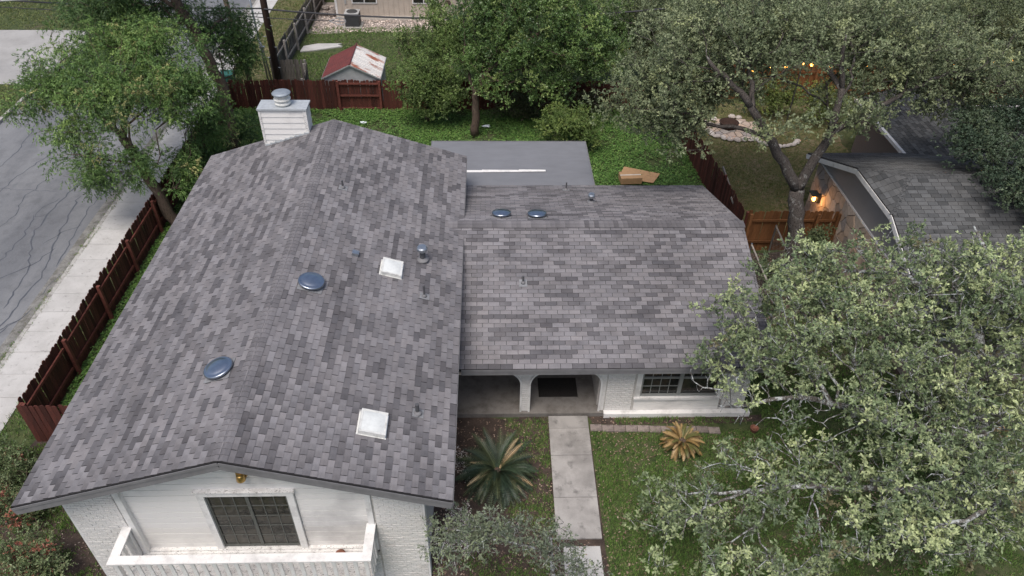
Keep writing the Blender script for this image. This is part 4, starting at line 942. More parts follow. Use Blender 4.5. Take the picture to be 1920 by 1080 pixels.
def skeleton(limbs, pts, tipr, wander=.12, path_w=.35, step=.38):
    """limbs: list of (polyline, (r0, r1)); twigs are grown to each point. returns tubes [(pts, radii)]"""
    pos, par, plen, rad0 = [], [], [], []
    for poly, (r0, r1) in limbs:
        poly = np.array(poly, float); prev = -1
        if pos: prev = int(np.argmin(np.linalg.norm(np.array(pos)-poly[0], axis=1)))
        seg = []
        for a, b in zip(poly[:-1], poly[1:]):
            k = max(1, int(np.linalg.norm(b-a)/.3)); seg += [a+(b-a)*t/k for t in range(k)]
        seg.append(poly[-1]); n = len(seg)
        for i, p in enumerate(seg):
            pos.append(p+NR.normal(0, .03, 3)*(i > 0)); par.append(prev); plen.append(0 if prev < 0 else plen[prev]+.3); rad0.append(r0+(r1-r0)*i/max(1, n-1)); prev = len(pos)-1
    nl = len(pos); base = np.array(pos)
    order = np.argsort(np.linalg.norm(pts[:, None, :]-base[None, ::3], axis=2).min(1))
    P = np.empty((nl+len(pts)*14, 3)); P[:nl] = base; PL = np.empty(len(P)); PL[:nl] = plen; cnt = nl; lim0 = 4 if nl > 8 else 1
    for i in order:
        t = pts[i]; d = np.linalg.norm(P[lim0:cnt]-t, axis=1)+path_w*PL[lim0:cnt]+np.where(P[lim0:cnt, 2] > t[2]+.15, .5*(P[lim0:cnt, 2]-t[2]), 0)
        j = int(np.argmin(d))+lim0; a = P[j]; L = np.linalg.norm(t-a); k = min(12, max(2, int(L/step)))
        pd = a-P[par[j]] if par[j] >= 0 else np.array((0, 0, 1.)); pd = pd/(np.linalg.norm(pd)+1e-6)
        c = a+pd*L*.35+np.array((0, 0, .08*L)); prev = j
        for q in range(1, k+1):
            s = q/k; x = (1-s)**2*a+2*s*(1-s)*c+s*s*t
            if q < k: x = x+NR.normal(0, wander*L/k, 3)
            P[cnt] = x; PL[cnt] = PL[prev]+L/k; par.append(prev); rad0.append(0); prev = cnt; cnt += 1
            if cnt >= len(P)-14: break
        if cnt >= len(P)-14: break
    P = P[:cnt]; ch = [[] for _ in range(cnt)]
    for i in range(cnt):
        if par[i] >= 0: ch[par[i]].append(i)
    tips = np.zeros(cnt)
    for i in range(cnt-1, -1, -1):
        tips[i] = max(1, tips[i])
        if par[i] >= 0: tips[par[i]] += tips[i]
    R = np.maximum(tipr*tips**.42, np.array(rad0[:cnt]))
    tubes = []; stack = [i for i in range(cnt) if par[i] < 0]
    while stack:
        i = stack.pop(); chain = [par[i]] if par[i] >= 0 else []; rr = [R[i]] if par[i] >= 0 else []
        while True:
            chain.append(i); rr.append(R[i])
            if not ch[i]: break
            best = max(ch[i], key=lambda q: (rad0[q] > 0)*1e6+tips[q]); stack += [q for q in ch[i] if q != best]; i = best
        if len(chain) > 1:
            rr[-1] *= .5; tubes.append((P[chain], rr))
    return tubes
def palette(n, pal, w=None):
    """random mix of palette colours with small jitter"""
    pal = np.array(pal); i = NR.choice(len(pal), n, p=w); return LEAF_GAIN*pal[i]*NR.uniform(.82, 1.18, (n, 1))
def tree(name, label, base, limbs, E, n_clump, n_sprig, n_leaf, clump_r, sprig_l, ll, lw, pal, w, barkm, leafm='leaf', tipr=.007, cat='tree', group=None, droop=0.0, spread=.9, shell=.45, up=.5, stems=False, bare=0, wander=.12, bareE=None, n_bare=0):
    t = thing(name, label, cat, (base[0], base[1], 0), group); org = ORG[t.name]
    C = in_ellipsoids(E, n_clump, shell); C[:, 2] = np.maximum(C[:, 2], .15)
    tubes = skeleton(limbs, np.concatenate([C, in_ellipsoids(bareE, n_bare, .6)]) if n_bare else C, tipr, wander)
    m = MB()
    for P, R in tubes: m.tube(P-org, R, 10 if max(R) > .09 else (6 if max(R) > .03 else 4), True)
    stemV = []
    parts = []
    if n_sprig:
        cc = palette(n_clump, pal, w)                                  # tone of each clump
        k = NR.uniform(0, 1, n_clump) >= bare
        Ck, ck = C[k], cc[k]; n = len(Ck)
        O = np.repeat(Ck, n_sprig, 0)+rand_dir(n*n_sprig)*(clump_r*NR.uniform(0, 1, (n*n_sprig, 1))**.5)
        D = unit(rand_dir(n*n_sprig)+np.array((0, 0, .55-droop*2))+unit(O-np.repeat(Ck, n_sprig, 0))*.8)
        sc = np.repeat(ck, n_sprig, 0)*NR.uniform(.85, 1.15, (n*n_sprig, 1))
        T = NR.uniform(.15, 1, (n*n_sprig, n_leaf))
        Pl = (O[:, None, :]+D[:, None, :]*(sprig_l*T[:, :, None])); Pl[:, :, 2] -= droop*sprig_l*T**2
        Dl = unit(D[:, None, :]*1.0+NR.normal(0, spread, (n*n_sprig, n_leaf, 3))+np.array((0, 0, -droop)))
        cl = np.repeat(sc, n_leaf, 0)*.85+.15*palette(n*n_sprig*n_leaf, pal, w)
        V, F, Cc = leaves(Pl.reshape(-1, 3), Dl.reshape(-1, 3), ll, lw, cl, up)
        link('crown', np_mesh('crown', V-org, F, Cc), leafm, t)
        if stems:
            sel = NR.uniform(0, 1, len(O)) < stems; A = O[sel]; B = A+D[sel]*sprig_l*1.0; A = A-D[sel]*.10
            S = unit(np.cross(D[sel], rand_dir(len(A))))*.006; b = len(m.v)
            Vs = np.stack([A-S, A+S, B+S*.5, B-S*.5], 1).reshape(-1, 3)-org
            m.v += [tuple(q) for q in Vs]; m.c += [(1, 1, 1)]*len(Vs); m.f += [(b+4*i, b+4*i+1, b+4*i+2, b+4*i+3) for i in range(len(A))]
    link('trunk', m.mesh('trunk', (0, 0, 0), True), barkm, t)
    return t

OAK = [(.080, .112, .056), (.140, .180, .092), (.220, .262, .132), (.320, .360, .185), (.125, .105, .060)]
big_oak = tree('live_oak', 'large live oak with pale lichen covered branches filling the lower right', (12.4, 2.2), [
    ([(12.4, 2.2, 0), (12.4, 2.3, 1.0), (12.3, 2.5, 2.0), (12.2, 3.0, 3.0)], (.30, .2)),
    ([(12.35, 2.4, 1.6), (11.0, 2.6, 2.3), (9.5, 2.75, 2.7), (8.6, 2.9, 3.0), (7.7, 3.0, 3.05), (6.9, 3.1, 2.8), (6.2, 3.2, 2.5)], (.15, .03)),
    ([(8.6, 2.9, 3.0), (8.1, 3.5, 3.5), (7.3, 3.8, 3.6), (6.6, 3.9, 3.4)], (.06, .025)),
    ([(12.35, 2.35, 1.3), (10.6, 1.3, 1.9), (9.0, 1.0, 2.3), (7.7, 1.0, 2.4), (6.4, 1.1, 2.2), (5.2, 1.2, 1.9)], (.12, .025)),
    ([(6.4, 1.1, 2.2), (5.6, .8, 2.3), (4.9, .5, 2.1)], (.04, .02)),
    ([(12.2, 3.0, 3.0), (12.0, 3.8, 4.2), (11.2, 4.5, 4.9), (10.2, 4.9, 5.2), (9.2, 5.1, 5.1)], (.16, .035)),
    ([(12.0, 3.8, 4.2), (12.6, 5.0, 5.2), (12.4, 6.0, 5.8)], (.10, .04)),
    ([(12.3, 2.5, 2.0), (11.6, .8, 2.9), (10.6, -.2, 3.3), (9.4, -.5, 3.2)], (.12, .03)),
    ([(12.2, 3.0, 3.0), (13.4, 3.0, 4.2), (14.5, 3.4, 5.0)], (.14, .04))],
    [((11.8, 5.0, 4.85), (3.8, 1.7, 1.15)), ((8.3, 4.6, 4.55), (1.9, 1.5, 1.1)), ((7.3, 3.8, 3.6), (1.6, 1.2, .7), .65), ((10.3, 3.6, 4.2), (2.8, 1.7, .9), 1.1), ((11.0, 2.2, 3.6), (2.6, 1.6, 1.0), 1.1),
     ((7.6, 1.2, 2.5), (2.2, 1.1, .5), .8), ((10.8, .6, 3.3), (2.6, 1.3, .9), 1.2), ((5.5, .5, 1.9), (1.3, .9, .5), 1.1), ((13.5, 3.5, 5.0), (2.2, 2.2, 1.3), .6), ((9.3, -.4, 2.9), (3.2, .8, .7), 1.3), ((6.3, -.6, 1.9), (2.0, .7, .6), 1.3), ((8.6, 2.2, 2.7), (1.8, 1.0, .5), .35), ((6.3, 4.2, 2.7), (.7, .6, 1.0), 1.3), ((4.7, .9, 1.7), (.9, .9, .5), 1.2), ((5.0, 1.2, 1.9), (1.2, .7, .5), .8), ((6.2, 1.7, 2.5), (1.2, .7, .45), .5), ((7.6, 2.7, 3.0), (1.2, .8, .45), .35), ((7.0, 4.6, 3.6), (.9, .8, .8), .9), ((6.8, 5.3, 4.0), (.9, .7, .7), 1.0)],
    1950, 11, 9, .20, .15, .088, .043, OAK, [.28, .32, .24, .15, .01], 'bark_lichen', tipr=.0086, shell=.55, stems=1.0, bare=.36, spread=.75, wander=.19,
    bareE=[((7.7, 2.7, 3.2), (2.1, 1.3, .45)), ((6.6, 1.2, 2.45), (1.9, .8, .35)), ((10.6, 1.6, 3.7), (2.2, 1.3, .6)), ((11.3, 4.2, 5.2), (2.2, 1.4, .8), .5)], n_bare=420)
for c, r_, n, pal in (((10.9, 2.6, 3.0), .22, 46, [(.20, .045, .025), (.26, .075, .04)]), ((12.35, 2.2, 2.75), .22, 40, [(.34, .24, .13), (.42, .30, .17)]), ((12.0, 2.75, 3.1), .16, 26, [(.34, .24, .13), (.30, .16, .09)])):
    P = np.array(c)+rand_dir(n)*r_*NR.uniform(0, 1, (n, 1))**.5; V, F, Cc = leaves(P, rand_dir(n), .10, .055, palette(n, pal, [.5, .5]), .4)
    link('dead_leaves', np_mesh('dead_leaves', V-ORG[big_oak.name], F, Cc), 'leaf', big_oak)['kind'] = 'stuff'
tree('live_oak', 'slim young live oak with pale trunk beside the concrete front path', (2.08, -.35), [
    ([(2.1, -.35, 0), (2.06, -.2, .9), (2.0, -.05, 1.7), (1.95, 0, 2.2)], (.075, .045)),
    ([(2.0, -.05, 1.7), (1.4, -.2, 2.3), (.7, -.2, 2.6), (.0, -.1, 2.7)], (.03, .015))],
    [((.55, -.15, 2.65), (1.15, .5, .42)), ((-.1, -.35, 2.3), (.6, .35, .4), .8), ((2.0, -.1, 2.15), (.8, .45, .45), .6), ((2.6, -.5, 1.7), (.6, .4, .4), .8)],
    120, 11, 8, .17, .15, .060, .026, [(.085, .105, .070), (.120, .145, .095), (.165, .195, .115)], [.4, .4, .2], 'bark_lichen', tipr=.0048, stems=.5, bare=.12, spread=.7)
GOAK = [(.092, .116, .060), (.130, .156, .084), (.172, .196, .108), (.210, .235, .115)]
tree('live_oak', 'grey-green live oak with a forked dark trunk between the two houses', (11.05, 10.7), [
    ([(11.05, 10.7, 0), (10.85, 10.9, 1.2), (10.65, 11.2, 2.4), (10.5, 11.4, 3.4)], (.30, .23)),
    ([(10.5, 11.4, 3.4), (9.9, 11.5, 4.3), (9.2, 11.6, 5.2), (8.55, 11.7, 6.1), (7.9, 11.9, 6.7), (7.1, 12.1, 7.3)], (.19, .06)),
    ([(8.55, 11.7, 6.1), (8.5, 12.6, 7.0), (8.3, 13.4, 7.8)], (.09, .03)),
    ([(9.2, 11.6, 5.2), (8.2, 12.2, 5.2), (7.0, 12.5, 5.1), (6.0, 12.6, 5.2)], (.08, .025)),
    ([(10.5, 11.4, 3.4), (10.8, 11.5, 4.4), (11.1, 11.6, 5.3), (11.2, 12.0, 6.5), (11.0, 12.4, 7.8)], (.18, .05)),
    ([(11.1, 11.6, 5.3), (12.2, 12.2, 5.6), (13.4, 12.8, 5.9), (14.8, 13.2, 6.4)], (.10, .035)),
    ([(11.2, 12.0, 6.5), (10.8, 13.6, 7.0), (10.4, 15.5, 7.0)], (.08, .03))],
    [((6.2, 13.0, 6.2), (1.9, 1.8, 2.0)), ((8.6, 13.4, 7.7), (2.6, 2.2, 1.2)), ((12.3, 14, 7.5), (2.8, 2.2, 1.3), .9), ((15.6, 14, 6.5), (2.6, 1.8, 1.2), .9), ((10.2, 17, 6.7), (4.8, 1.8, 1.2), .9), ((15.5, 17.2, 5.9), (2.8, 1.5, 1.1), .8), ((6.5, 12.4, 5.0), (1.5, 1.0, .8), 1.1), ((12.5, 13.0, 5.9), (1.8, 1.0, .8), .7), ((9.4, 14.5, 6.2), (1.6, 1.2, .8), .6), ((19.2, 15.0, 6.2), (1.8, 1.6, 1.1), .7), ((17.8, 18.2, 4.2), (2.4, 1.2, .5), .4), ((8.0, 13.6, 6.0), (1.6, 1.3, 1.0), .8), ((13.6, 13.6, 6.2), (2.0, 1.2, .8), .7), ((16.6, 14.5, 5.4), (1.9, 1.3, .8), .8), ((11.6, 11.2, 5.9), (1.3, .7, .7), .8), ((9.2, 11.1, 5.7), (1.0, .6, .6), .6)],
    1500, 16, 9, .30, .20, .092, .046, GOAK, [.34, .36, .22, .08], 'bark_oak', tipr=.0085, shell=.6, stems=.35, bare=.08, group='live oaks between the houses')
tree('live_oak', 'dark green evergreen oak overhanging the neighbouring shingle roof at right edge', (19.2, 5.0), [
    ([(19.2, 5.0, 0), (19.1, 5.4, 1.8), (18.8, 6.4, 3.4), (18.4, 8.0, 4.6), (17.8, 9.5, 5.1)], (.28, .09))],
    [((15.7, 11.5, 4.95), (1.0, 1.2, .65), .8), ((16.7, 9.9, 4.8), (1.5, 1.6, .9)), ((16.5, 12.6, 5.1), (1.2, 1.0, .8)), ((17.6, 8.4, 4.6), (1.5, 1.5, .9)), ((18.0, 11.5, 5.6), (1.5, 1.8, .9))],
    430, 24, 9, .30, .18, .075, .040, [(.035, .055, .034), (.055, .078, .046), (.080, .105, .058)], [.45, .4, .15], 'bark_oak', shell=.6, group='live oaks between the houses')
MESQ = [(.070, .126, .036), (.105, .172, .048), (.165, .235, .068), (.042, .076, .027), (.30, .28, .12)]
tree('mesquite_tree', 'feathery bright green mesquite leaning over the sidewalk and road at left', (-10.7, 14.3), [
    ([(-10.7, 14.3, 0), (-10.95, 14.35, 1.2), (-11.35, 14.5, 2.4), (-11.8, 14.8, 3.3)], (.22, .15)),
    ([(-11.8, 14.8, 3.3), (-12.6, 15.4, 4.0), (-13.6, 16.0, 4.5), (-14.6, 16.4, 4.8)], (.10, .03)),
    ([(-11.35, 14.5, 2.4), (-12.2, 14.1, 2.9), (-13.0, 13.9, 3.2)], (.06, .02)),
    ([(-11.8, 14.8, 3.3), (-11.6, 15.6, 4.3), (-11.0, 16.4, 5.0), (-10.2, 17.0, 5.3)], (.11, .03)),
    ([(-11.6, 15.6, 4.3), (-12.0, 17.0, 5.2), (-12.6, 18.2, 5.6)], (.07, .025))],
    [((-11.6, 15.4, 4.9), (2.2, 1.9, 1.1)), ((-14.2, 16.2, 4.6), (1.8, 1.6, .9)), ((-12.6, 14.0, 3.1), (1.3, .8, .8), .8), ((-9.9, 16.4, 4.5), (1.2, 1.6, 1.2)), ((-12.6, 18.2, 5.2), (2.6, 1.6, 1.0)), ((-10.2, 15.2, 2.0), (.55, 1.4, 1.1), 1.3), ((-13.6, 14.9, 3.6), (1.0, .9, .7), .8), ((-9.9, 17.6, 2.6), (.8, 1.0, 1.2), 1.0), ((-11.0, 14.1, 2.9), (.8, .7, .8), 1.2), ((-12.7, 14.3, 2.2), (1.3, .8, .7), .9), ((-11.0, 17.3, 5.9), (2.0, 1.5, .8), .9)],
    1000, 14, 14, .24, .30, .095, .025, MESQ, [.34, .30, .12, .20, .04], 'bark_brown', tipr=.0075, droop=.35, spread=.55, shell=.6, up=.35, group='mesquite trees along the left fence')
tree('mesquite_tree', 'tall mesquite with thick bare leaning trunk near the back fence corner', (-10.0, 19.6), [
    ([(-10.0, 19.6, 0), (-9.9, 19.7, 1.6), (-9.9, 19.8, 3.0), (-10.2, 19.7, 4.6), (-10.6, 19.5, 6.2), (-11.0, 19.4, 7.6)], (.27, .17)),
    ([(-10.2, 19.7, 4.6), (-9.8, 20.6, 5.2), (-9.6, 21.5, 5.2)], (.07, .03)),
    ([(-10.6, 19.5, 6.2), (-11.6, 19.0, 6.8), (-12.6, 18.8, 7.0)], (.09, .03))],
    [((-11.2, 19.8, 8.2), (2.8, 2.2, 1.2)), ((-9.5, 21.6, 4.0), (1.0, 1.2, 1.4), 1.8), ((-13.2, 19.3, 6.6), (1.6, 1.4, .6), .7), ((-9.7, 20.3, .9), (.9, 1.2, .8), 1.2), ((-10.4, 18.2, 1.0), (.6, 1.2, .8), 1.2), ((-10.4, 19.5, 5.9), (.5, .5, .8), .8), ((-14.2, 21.2, 5.4), (1.9, 1.3, .7), .8), ((-12.2, 19.9, 5.7), (2.2, 1.4, .9), 1.0), ((-10.2, 20.8, 5.0), (1.0, 1.0, .8), 1.0)],
    760, 14, 15, .26, .30, .095, .025, [(.050, .092, .030), (.075, .125, .038), (.110, .165, .050), (.035, .064, .024)], [.36, .30, .12, .22], 'bark_brown', tipr=.0075, droop=.3, spread=.55, shell=.6, up=.35, group='mesquite trees along the left fence')
GRN = [(.062, .108, .034), (.092, .152, .046), (.135, .200, .062), (.190, .245, .082), (.036, .066, .024)]
tree('shade_tree', 'glossy green tree with brown trunk behind the flat roofed patio', (.13, 21.3), [
    ([(.13, 21.3, 0), (.16, 21.3, 1.0), (.2, 21.35, 1.9), (.5, 21.5, 2.7)], (.20, .13)),
    ([(.2, 21.35, 1.9), (-.3, 21.8, 3.2), (-.2, 22.2, 4.5)], (.08, .03)), ([(.5, 21.5, 2.7), (1.6, 21.7, 3.6), (2.8, 21.9, 4.4)], (.09, .03)),
    ([(.5, 21.5, 2.7), (1.0, 22.2, 4.2), (1.2, 22.5, 5.6)], (.08, .03))],
    [((2.0, 21.7, 3.8), (2.2, 1.4, 1.6)), ((.8, 22.2, 5.3), (1.7, 1.6, 1.2)), ((4.3, 21.9, 3.9), (1.6, 1.3, 1.8)), ((.2, 21.8, 3.2), (1.2, 1.0, 1.3), .9), ((3.2, 22.6, 5.6), (2.2, 1.4, .9)), ((3.2, 21.3, 2.3), (1.8, .8, .9), .8), ((5.4, 22.3, 3.4), (1.3, 1.1, 1.6), .9), ((1.2, 21.0, 2.5), (1.0, .7, .8), .8)],
    900, 17, 9, .25, .20, .095, .046, GRN, [.26, .28, .22, .09, .15], 'bark_brown', 'leaf_gloss', tipr=.0085, shell=.75, bare=.16, group='trees along the back fence')
tree('shade_tree', 'bushy light green tree at the right end of the red fence by the shed', (-2.05, 22.6), [
    ([(-2.05, 22.6, 0), (-1.95, 22.5, .8), (-1.8, 22.5, 1.6)], (.12, .07)), ([(-1.95, 22.5, .8), (-1.4, 22.9, 2.2), (-.9, 23.2, 3.2)], (.06, .02))],
    [((-1.9, 22.2, 2.0), (1.5, 1.1, 1.45)), ((-.9, 23.2, 3.7), (1.5, 1.2, 1.3), .9), ((-2.4, 23.4, 3.3), (.9, .8, .9), .6), ((-.7, 21.9, 1.5), (.9, .6, 1.0), .8), ((-1.6, 24.0, 4.6), (1.0, .9, .8), .6)],
    420, 16, 10, .22, .20, .085, .034, [(.085, .130, .038), (.120, .170, .050), (.165, .215, .075), (.055, .085, .028)], [.36, .32, .14, .18], 'bark_brown', tipr=.0075, shell=.6, spread=.7, group='trees along the back fence')
tree('bare_shrub', 'bare grey-brown twiggy shrub above the right side of the shed', (-2.9, 25.0), [([(-2.9, 25.0, 0), (-2.85, 25.0, .7), (-2.8, 24.9, 1.4)], (.06, .035))],
    [((-2.9, 24.9, 2.6), (.75, .6, 1.2)), ((-3.5, 24.7, 1.6), (.7, .5, .5), .7)], 190, 0, 0, .2, .2, .08, .03, GRN, [.2]*5, 'weathered_pole', tipr=.0075, cat='shrub', wander=.2)
tree('shade_tree', 'dense green tree behind the back fence in the top middle', (2.6, 26.4), [([(2.6, 26.4, 0), (2.6, 26.4, 1.5), (2.7, 26.4, 3.0)], (.2, .12))],
    [((2.2, 26.0, 2.9), (2.8, 1.5, 1.5)), ((5.8, 26, 3.0), (2.0, 1.5, 1.7)), ((.0, 27.0, 2.6), (1.5, 1.2, 1.3), .8)], 330, 20, 9, .36, .22, .105, .050, [(.045, .078, .024), (.070, .115, .032), (.105, .155, .045)], [.4, .4, .2], 'bark_brown', 'leaf_gloss', tipr=.0085, shell=.6, group='trees along the back fence')
tree('garden_shrub', 'yellow-green shrub on the back lawn just right of the flat roof', (4.6, 19.6), [([(4.6, 19.6, 0), (4.6, 19.6, .5)], (.05, .03))],
    [((4.4, 19.9, 1.2), (1.1, .8, .95)), ((3.6, 20.6, 1.0), (1.0, .6, .8), .8)], 150, 16, 9, .22, .17, .08, .036, [(.070, .110, .030), (.105, .150, .042), (.16, .20, .06)], [.45, .4, .15], 'bark_brown', tipr=.006, cat='shrub', shell=.6)
tree('garden_shrub', 'dull brownish brush growing along the foot of the red back fence', (3.0, 23.0), [([(3.0, 23.0, 0), (3.0, 23.0, .4)], (.05, .03))],
    [((2.2, 22.9, .7), (1.5, .5, .7)), ((5.2, 22.9, .8), (1.5, .5, .8))], 150, 12, 8, .22, .18, .085, .034, [(.050, .060, .026), (.075, .075, .038), (.060, .085, .028)], [.4, .3, .3], 'weathered_pole', tipr=.006, cat='shrub', shell=.7, bare=.25)
BACK = [(.055, .070, .034), (.085, .105, .052), (.115, .138, .070), (.160, .180, .085)]
for k, (x, y, E, lab) in enumerate(((9.0, 28.0, [((8.6, 27.2, 2.9), (2.8, 1.4, 1.7)), ((11.6, 27.0, 3.1), (1.9, 1.3, 1.6))], 'dark oak behind the cedar fence left of the string lights'),
        (15.5, 28.2, [((15.2, 27.3, 3.0), (3.0, 1.4, 1.7)), ((13.6, 24.4, 4.8), (2.0, 1.2, .8), .6)], 'dark oak behind the cedar fence above the middle of the string lights'),
        (21.5, 28.0, [((21.5, 27.2, 3.0), (3.4, 1.4, 1.7)), ((26.5, 29.0, 2.6), (3.2, 1.4, 1.6)), ((18.6, 24.4, 4.6), (2.4, 1.3, .8), .7)], 'dark oak behind the cedar fence at the right of the string lights'),
        (27.0, 24.0, [((26.4, 24.4, 3.7), (2.6, 1.6, 1.7)), ((22.8, 20.0, 3.6), (2.0, 1.0, .5), .5)], 'oak with pale tips at the far right edge by the string lights'))):
    tree('live_oak', lab, (x, y), [([(x, y, 0), (x, y-.1, 1.3), (x-.1, y-.3, 2.8)], (.24, .15))], E, 340, 18, 9, .36, .22, .105, .050, BACK, [[.34, .36, .22, .08], [.40, .36, .18, .06], [.3, .4, .22, .08], [.2, .3, .3, .2]][k], 'bark_oak', tipr=.0085, shell=.6, bare=.06, group='oaks along the cedar fence')
tree('garden_shrub', 'yellowish understorey shrub behind the fire pit under the big oak', (13.9, 23.4), [([(13.9, 23.4, 0), (13.9, 23.4, .5)], (.05, .03))],
    [((13.9, 23.2, 1.1), (1.4, .6, .8)), ((16.0, 22.4, 1.2), (1.1, .8, .9))], 110, 15, 9, .25, .18, .09, .040, [(.070, .100, .030), (.100, .140, .042), (.16, .20, .05)], [.45, .4, .15], 'bark_brown', tipr=.006, cat='shrub', shell=.6)
tree('garden_shrub', 'leafy shrub beside the oak trunk in front of the cedar fence', (11.9, 11.7), [([(11.9, 11.7, 0), (11.9, 11.7, .5)], (.04, .02))],
    [((11.9, 11.7, .9), (.55, .5, .7)), ((10.3, 11.0, .5), (.5, .9, .4), .7)], 70, 14, 8, .18, .16, .075, .034, [(.055, .075, .035), (.085, .108, .052)], [.5, .5], 'bark_brown', tipr=.005, cat='shrub', shell=.6)
NAN = [(.070, .100, .040), (.115, .150, .070), (.160, .195, .100), (.21, .060, .045), (.27, .11, .075)]
for x, y, E, wts, lab in ((-9.3, .6, [((-9.35, .55, .75), (.7, .75, .6))], [.26, .34, .22, .10, .08], 'leafy green nandina shrub with a few reddish leaves at the lower left corner'),
        (-10.5, 2.1, [((-10.5, 2.1, .55), (.75, .8, .45))], [.40, .30, .14, .10, .06], 'reddish nandina shrub beside the left roof corner'),
        (-11.4, 3.2, [((-11.3, 3.2, .45), (.7, .8, .4))], [.50, .34, .12, .02, .02], 'low grey-green shrub at the foot of the short red fence')):
    tree('nandina_shrub', lab, (x, y), [([(x, y, 0), (x, y, .25)], (.025, .02))], E, 75, 14, 9, .15, .15, .062, .026, NAN, wts, 'bark_brown', tipr=.004, cat='shrub', shell=.6, group='shrubs left of the house', stems=.4)

# ------------------------------------------------------------------ cycads
def frond_mesh(L, col, arch, nl=26, wl=.16):
    V, F, C = [], [], []; col = np.array(col)
    def pt(s): a = s*arch; return np.array((L*math.sin(min(a, 2.2))/max(arch, .01) if arch > .05 else L*s, 0, L*(1-math.cos(a))/arch*-1+.0))
    P = [pt(s) for s in np.linspace(0, 1, nl+1)]
    for i in range(nl):
        b = len(V); w = .012*(1-i/nl)+.003; V += [P[i]+(0, w, 0), P[i]-(0, w, 0), P[i+1]-(0, w, 0), P[i+1]+(0, w, 0)]; F.append((b, b+1, b+2, b+3)); C += [col*1.3]*4
        if i < 3: continue
        s = i/nl; d = P[i+1]-P[i]; d = d/np.linalg.norm(d); l = wl*math.sin(math.pi*min(1, s*.93+.09))**.6+.015
        for sg in (-1, 1):
            q = P[i]+np.array((0, sg*w, 0)); tip = q+d*l*.65+np.array((0, sg*l*.75, .30*l)); b = len(V)
            V += [q, q+d*.022, tip]; V.append(q+(tip-q)*.5-d*.006); F.append((b, b+1, b+2, b+3)); C += [col*random.Random(i*7+sg).uniform(.8, 1.2)]*4
    return np_mesh('frond', np.array(V), np.array(F), np.array(C))
def cycad(label, x, y, L, n, greens, tans, ptan, seed):
    r = random.Random(seed); t = thing('sago_palm', label, 'cycad', (x, y, 0))
    MB().lathe([(.16, 0), (.19, .1), (.17, .3), (.10, .38), (.03, .40)], (x, y, 0), 12).build('stem', 'bark_brown', t)
    gm = [frond_mesh(L, c, a, wl=.13*L) for c in greens for a in (.8, 1.15, 1.5)]; tm = [frond_mesh(L*.9, c, a, wl=.085*L) for c in tans for a in (1.1, 1.6)]
    for k in range(n):
        ring = k/n; pitch = (1.2-1.15*ring**.9)+r.uniform(-.08, .08); az = k*2.39996+r.uniform(-.2, .2)
        tan = r.random() < ptan
        o = link('frond', r.choice(tm if tan else gm), 'frond', t, (0.06*math.cos(az), .06*math.sin(az), .36-.10*ring))
        o.rotation_euler = (r.uniform(-.35, .35), -pitch+(.15 if tan else 0)+r.uniform(-.15, .2), az+r.uniform(-.15, .15)); s = r.uniform(.7, 1.1); o.scale = (s, s, s)
cycad('big dark green sago palm with some tan dead fronds beside the path', .92, 3.05, 1.10, 200, [(.030, .050, .030), (.045, .070, .038), (.075, .090, .042)], [(.36, .25, .13), (.46, .36, .21)], .09, 3)
cycad('small golden yellowed sago palm on the lawn under the oak branches', 5.80, 3.92, .54, 90, [(.26, .17, .065), (.33, .225, .10), (.12, .12, .04)], [(.38, .27, .14)], .3, 5)

# ------------------------------------------------------------------ grass, ground cover, litter
def inside(P, rects):
    k = np.zeros(len(P), bool)
    for x0, x1, y0, y1 in rects: k |= (P[:, 0] > x0) & (P[:, 0] < x1) & (P[:, 1] > y0) & (P[:, 1] < y1)
    return k
def patchy(P, s, seed):
    return .5+.5*np.sin(P[:, 0]*s+seed+1.7*np.sin(P[:, 1]*s*.7+seed))*np.cos(P[:, 1]*s*1.1-seed+1.3*np.sin(P[:, 0]*s*.6))
def grass(name, label, rects, excl, dens, h, w, pal, wts, per=3, thr=.0, s=1.2, seed=0., lean=.6, leafy=False, cat='grass'):
    out = []
    for x0, x1, y0, y1 in rects:
        n = int((x1-x0)*(y1-y0)*dens); P = np.column_stack([NR.uniform(x0, x1, n), NR.uniform(y0, y1, n)]); out.append(P)
    P = np.concatenate(out); P = P[~inside(P, excl)]
    pt = patchy(P, s, seed)*.6+.4*patchy(P, s*3.7, seed+2); P = P[pt+NR.normal(0, .12, len(P)) > thr]
    n = len(P); B = np.repeat(np.column_stack([P, np.full(n, .006)]), per, 0); B[:, :2] += NR.normal(0, .03, (n*per, 2))
    col = np.repeat(palette(n, pal, wts), per, 0)*NR.uniform(.8, 1.2, (n*per, 1))
    hh = (h*np.repeat(.55+.6*patchy(P, s*.8, seed+5), per)*NR.uniform(.6, 1.2, n*per))
    if leafy:
        B[:, 2] += hh*NR.uniform(.2, 1, len(B)); D = unit(np.column_stack([NR.normal(size=(len(B), 2)), NR.uniform(-.1, .5, len(B))]))
        V, F, C = leaves(B, D, w*1.5, w, col, .75)
    else:
        az = NR.uniform(0, 2*math.pi, len(B)); d = np.column_stack([np.cos(az), np.sin(az), np.zeros(len(B))]); S = np.column_stack([-np.sin(az), np.cos(az), np.zeros(len(B))])*w/2
        T = B+d*(hh*lean*NR.uniform(.3, 1.3, len(B)))[:, None]; T[:, 2] += hh
        V = np.stack([B-S, B+S, T], 1).reshape(-1, 3); F = np.arange(len(V)).reshape(-1, 3); C = np.repeat(col, 3, 0)
    o = link(name, np_mesh(name, V, F, C), 'leaf'); return tag(o, label, cat, kind='stuff')
LG = [(.062, .128, .028), (.086, .165, .038), (.120, .190, .052), (.045, .090, .024)]
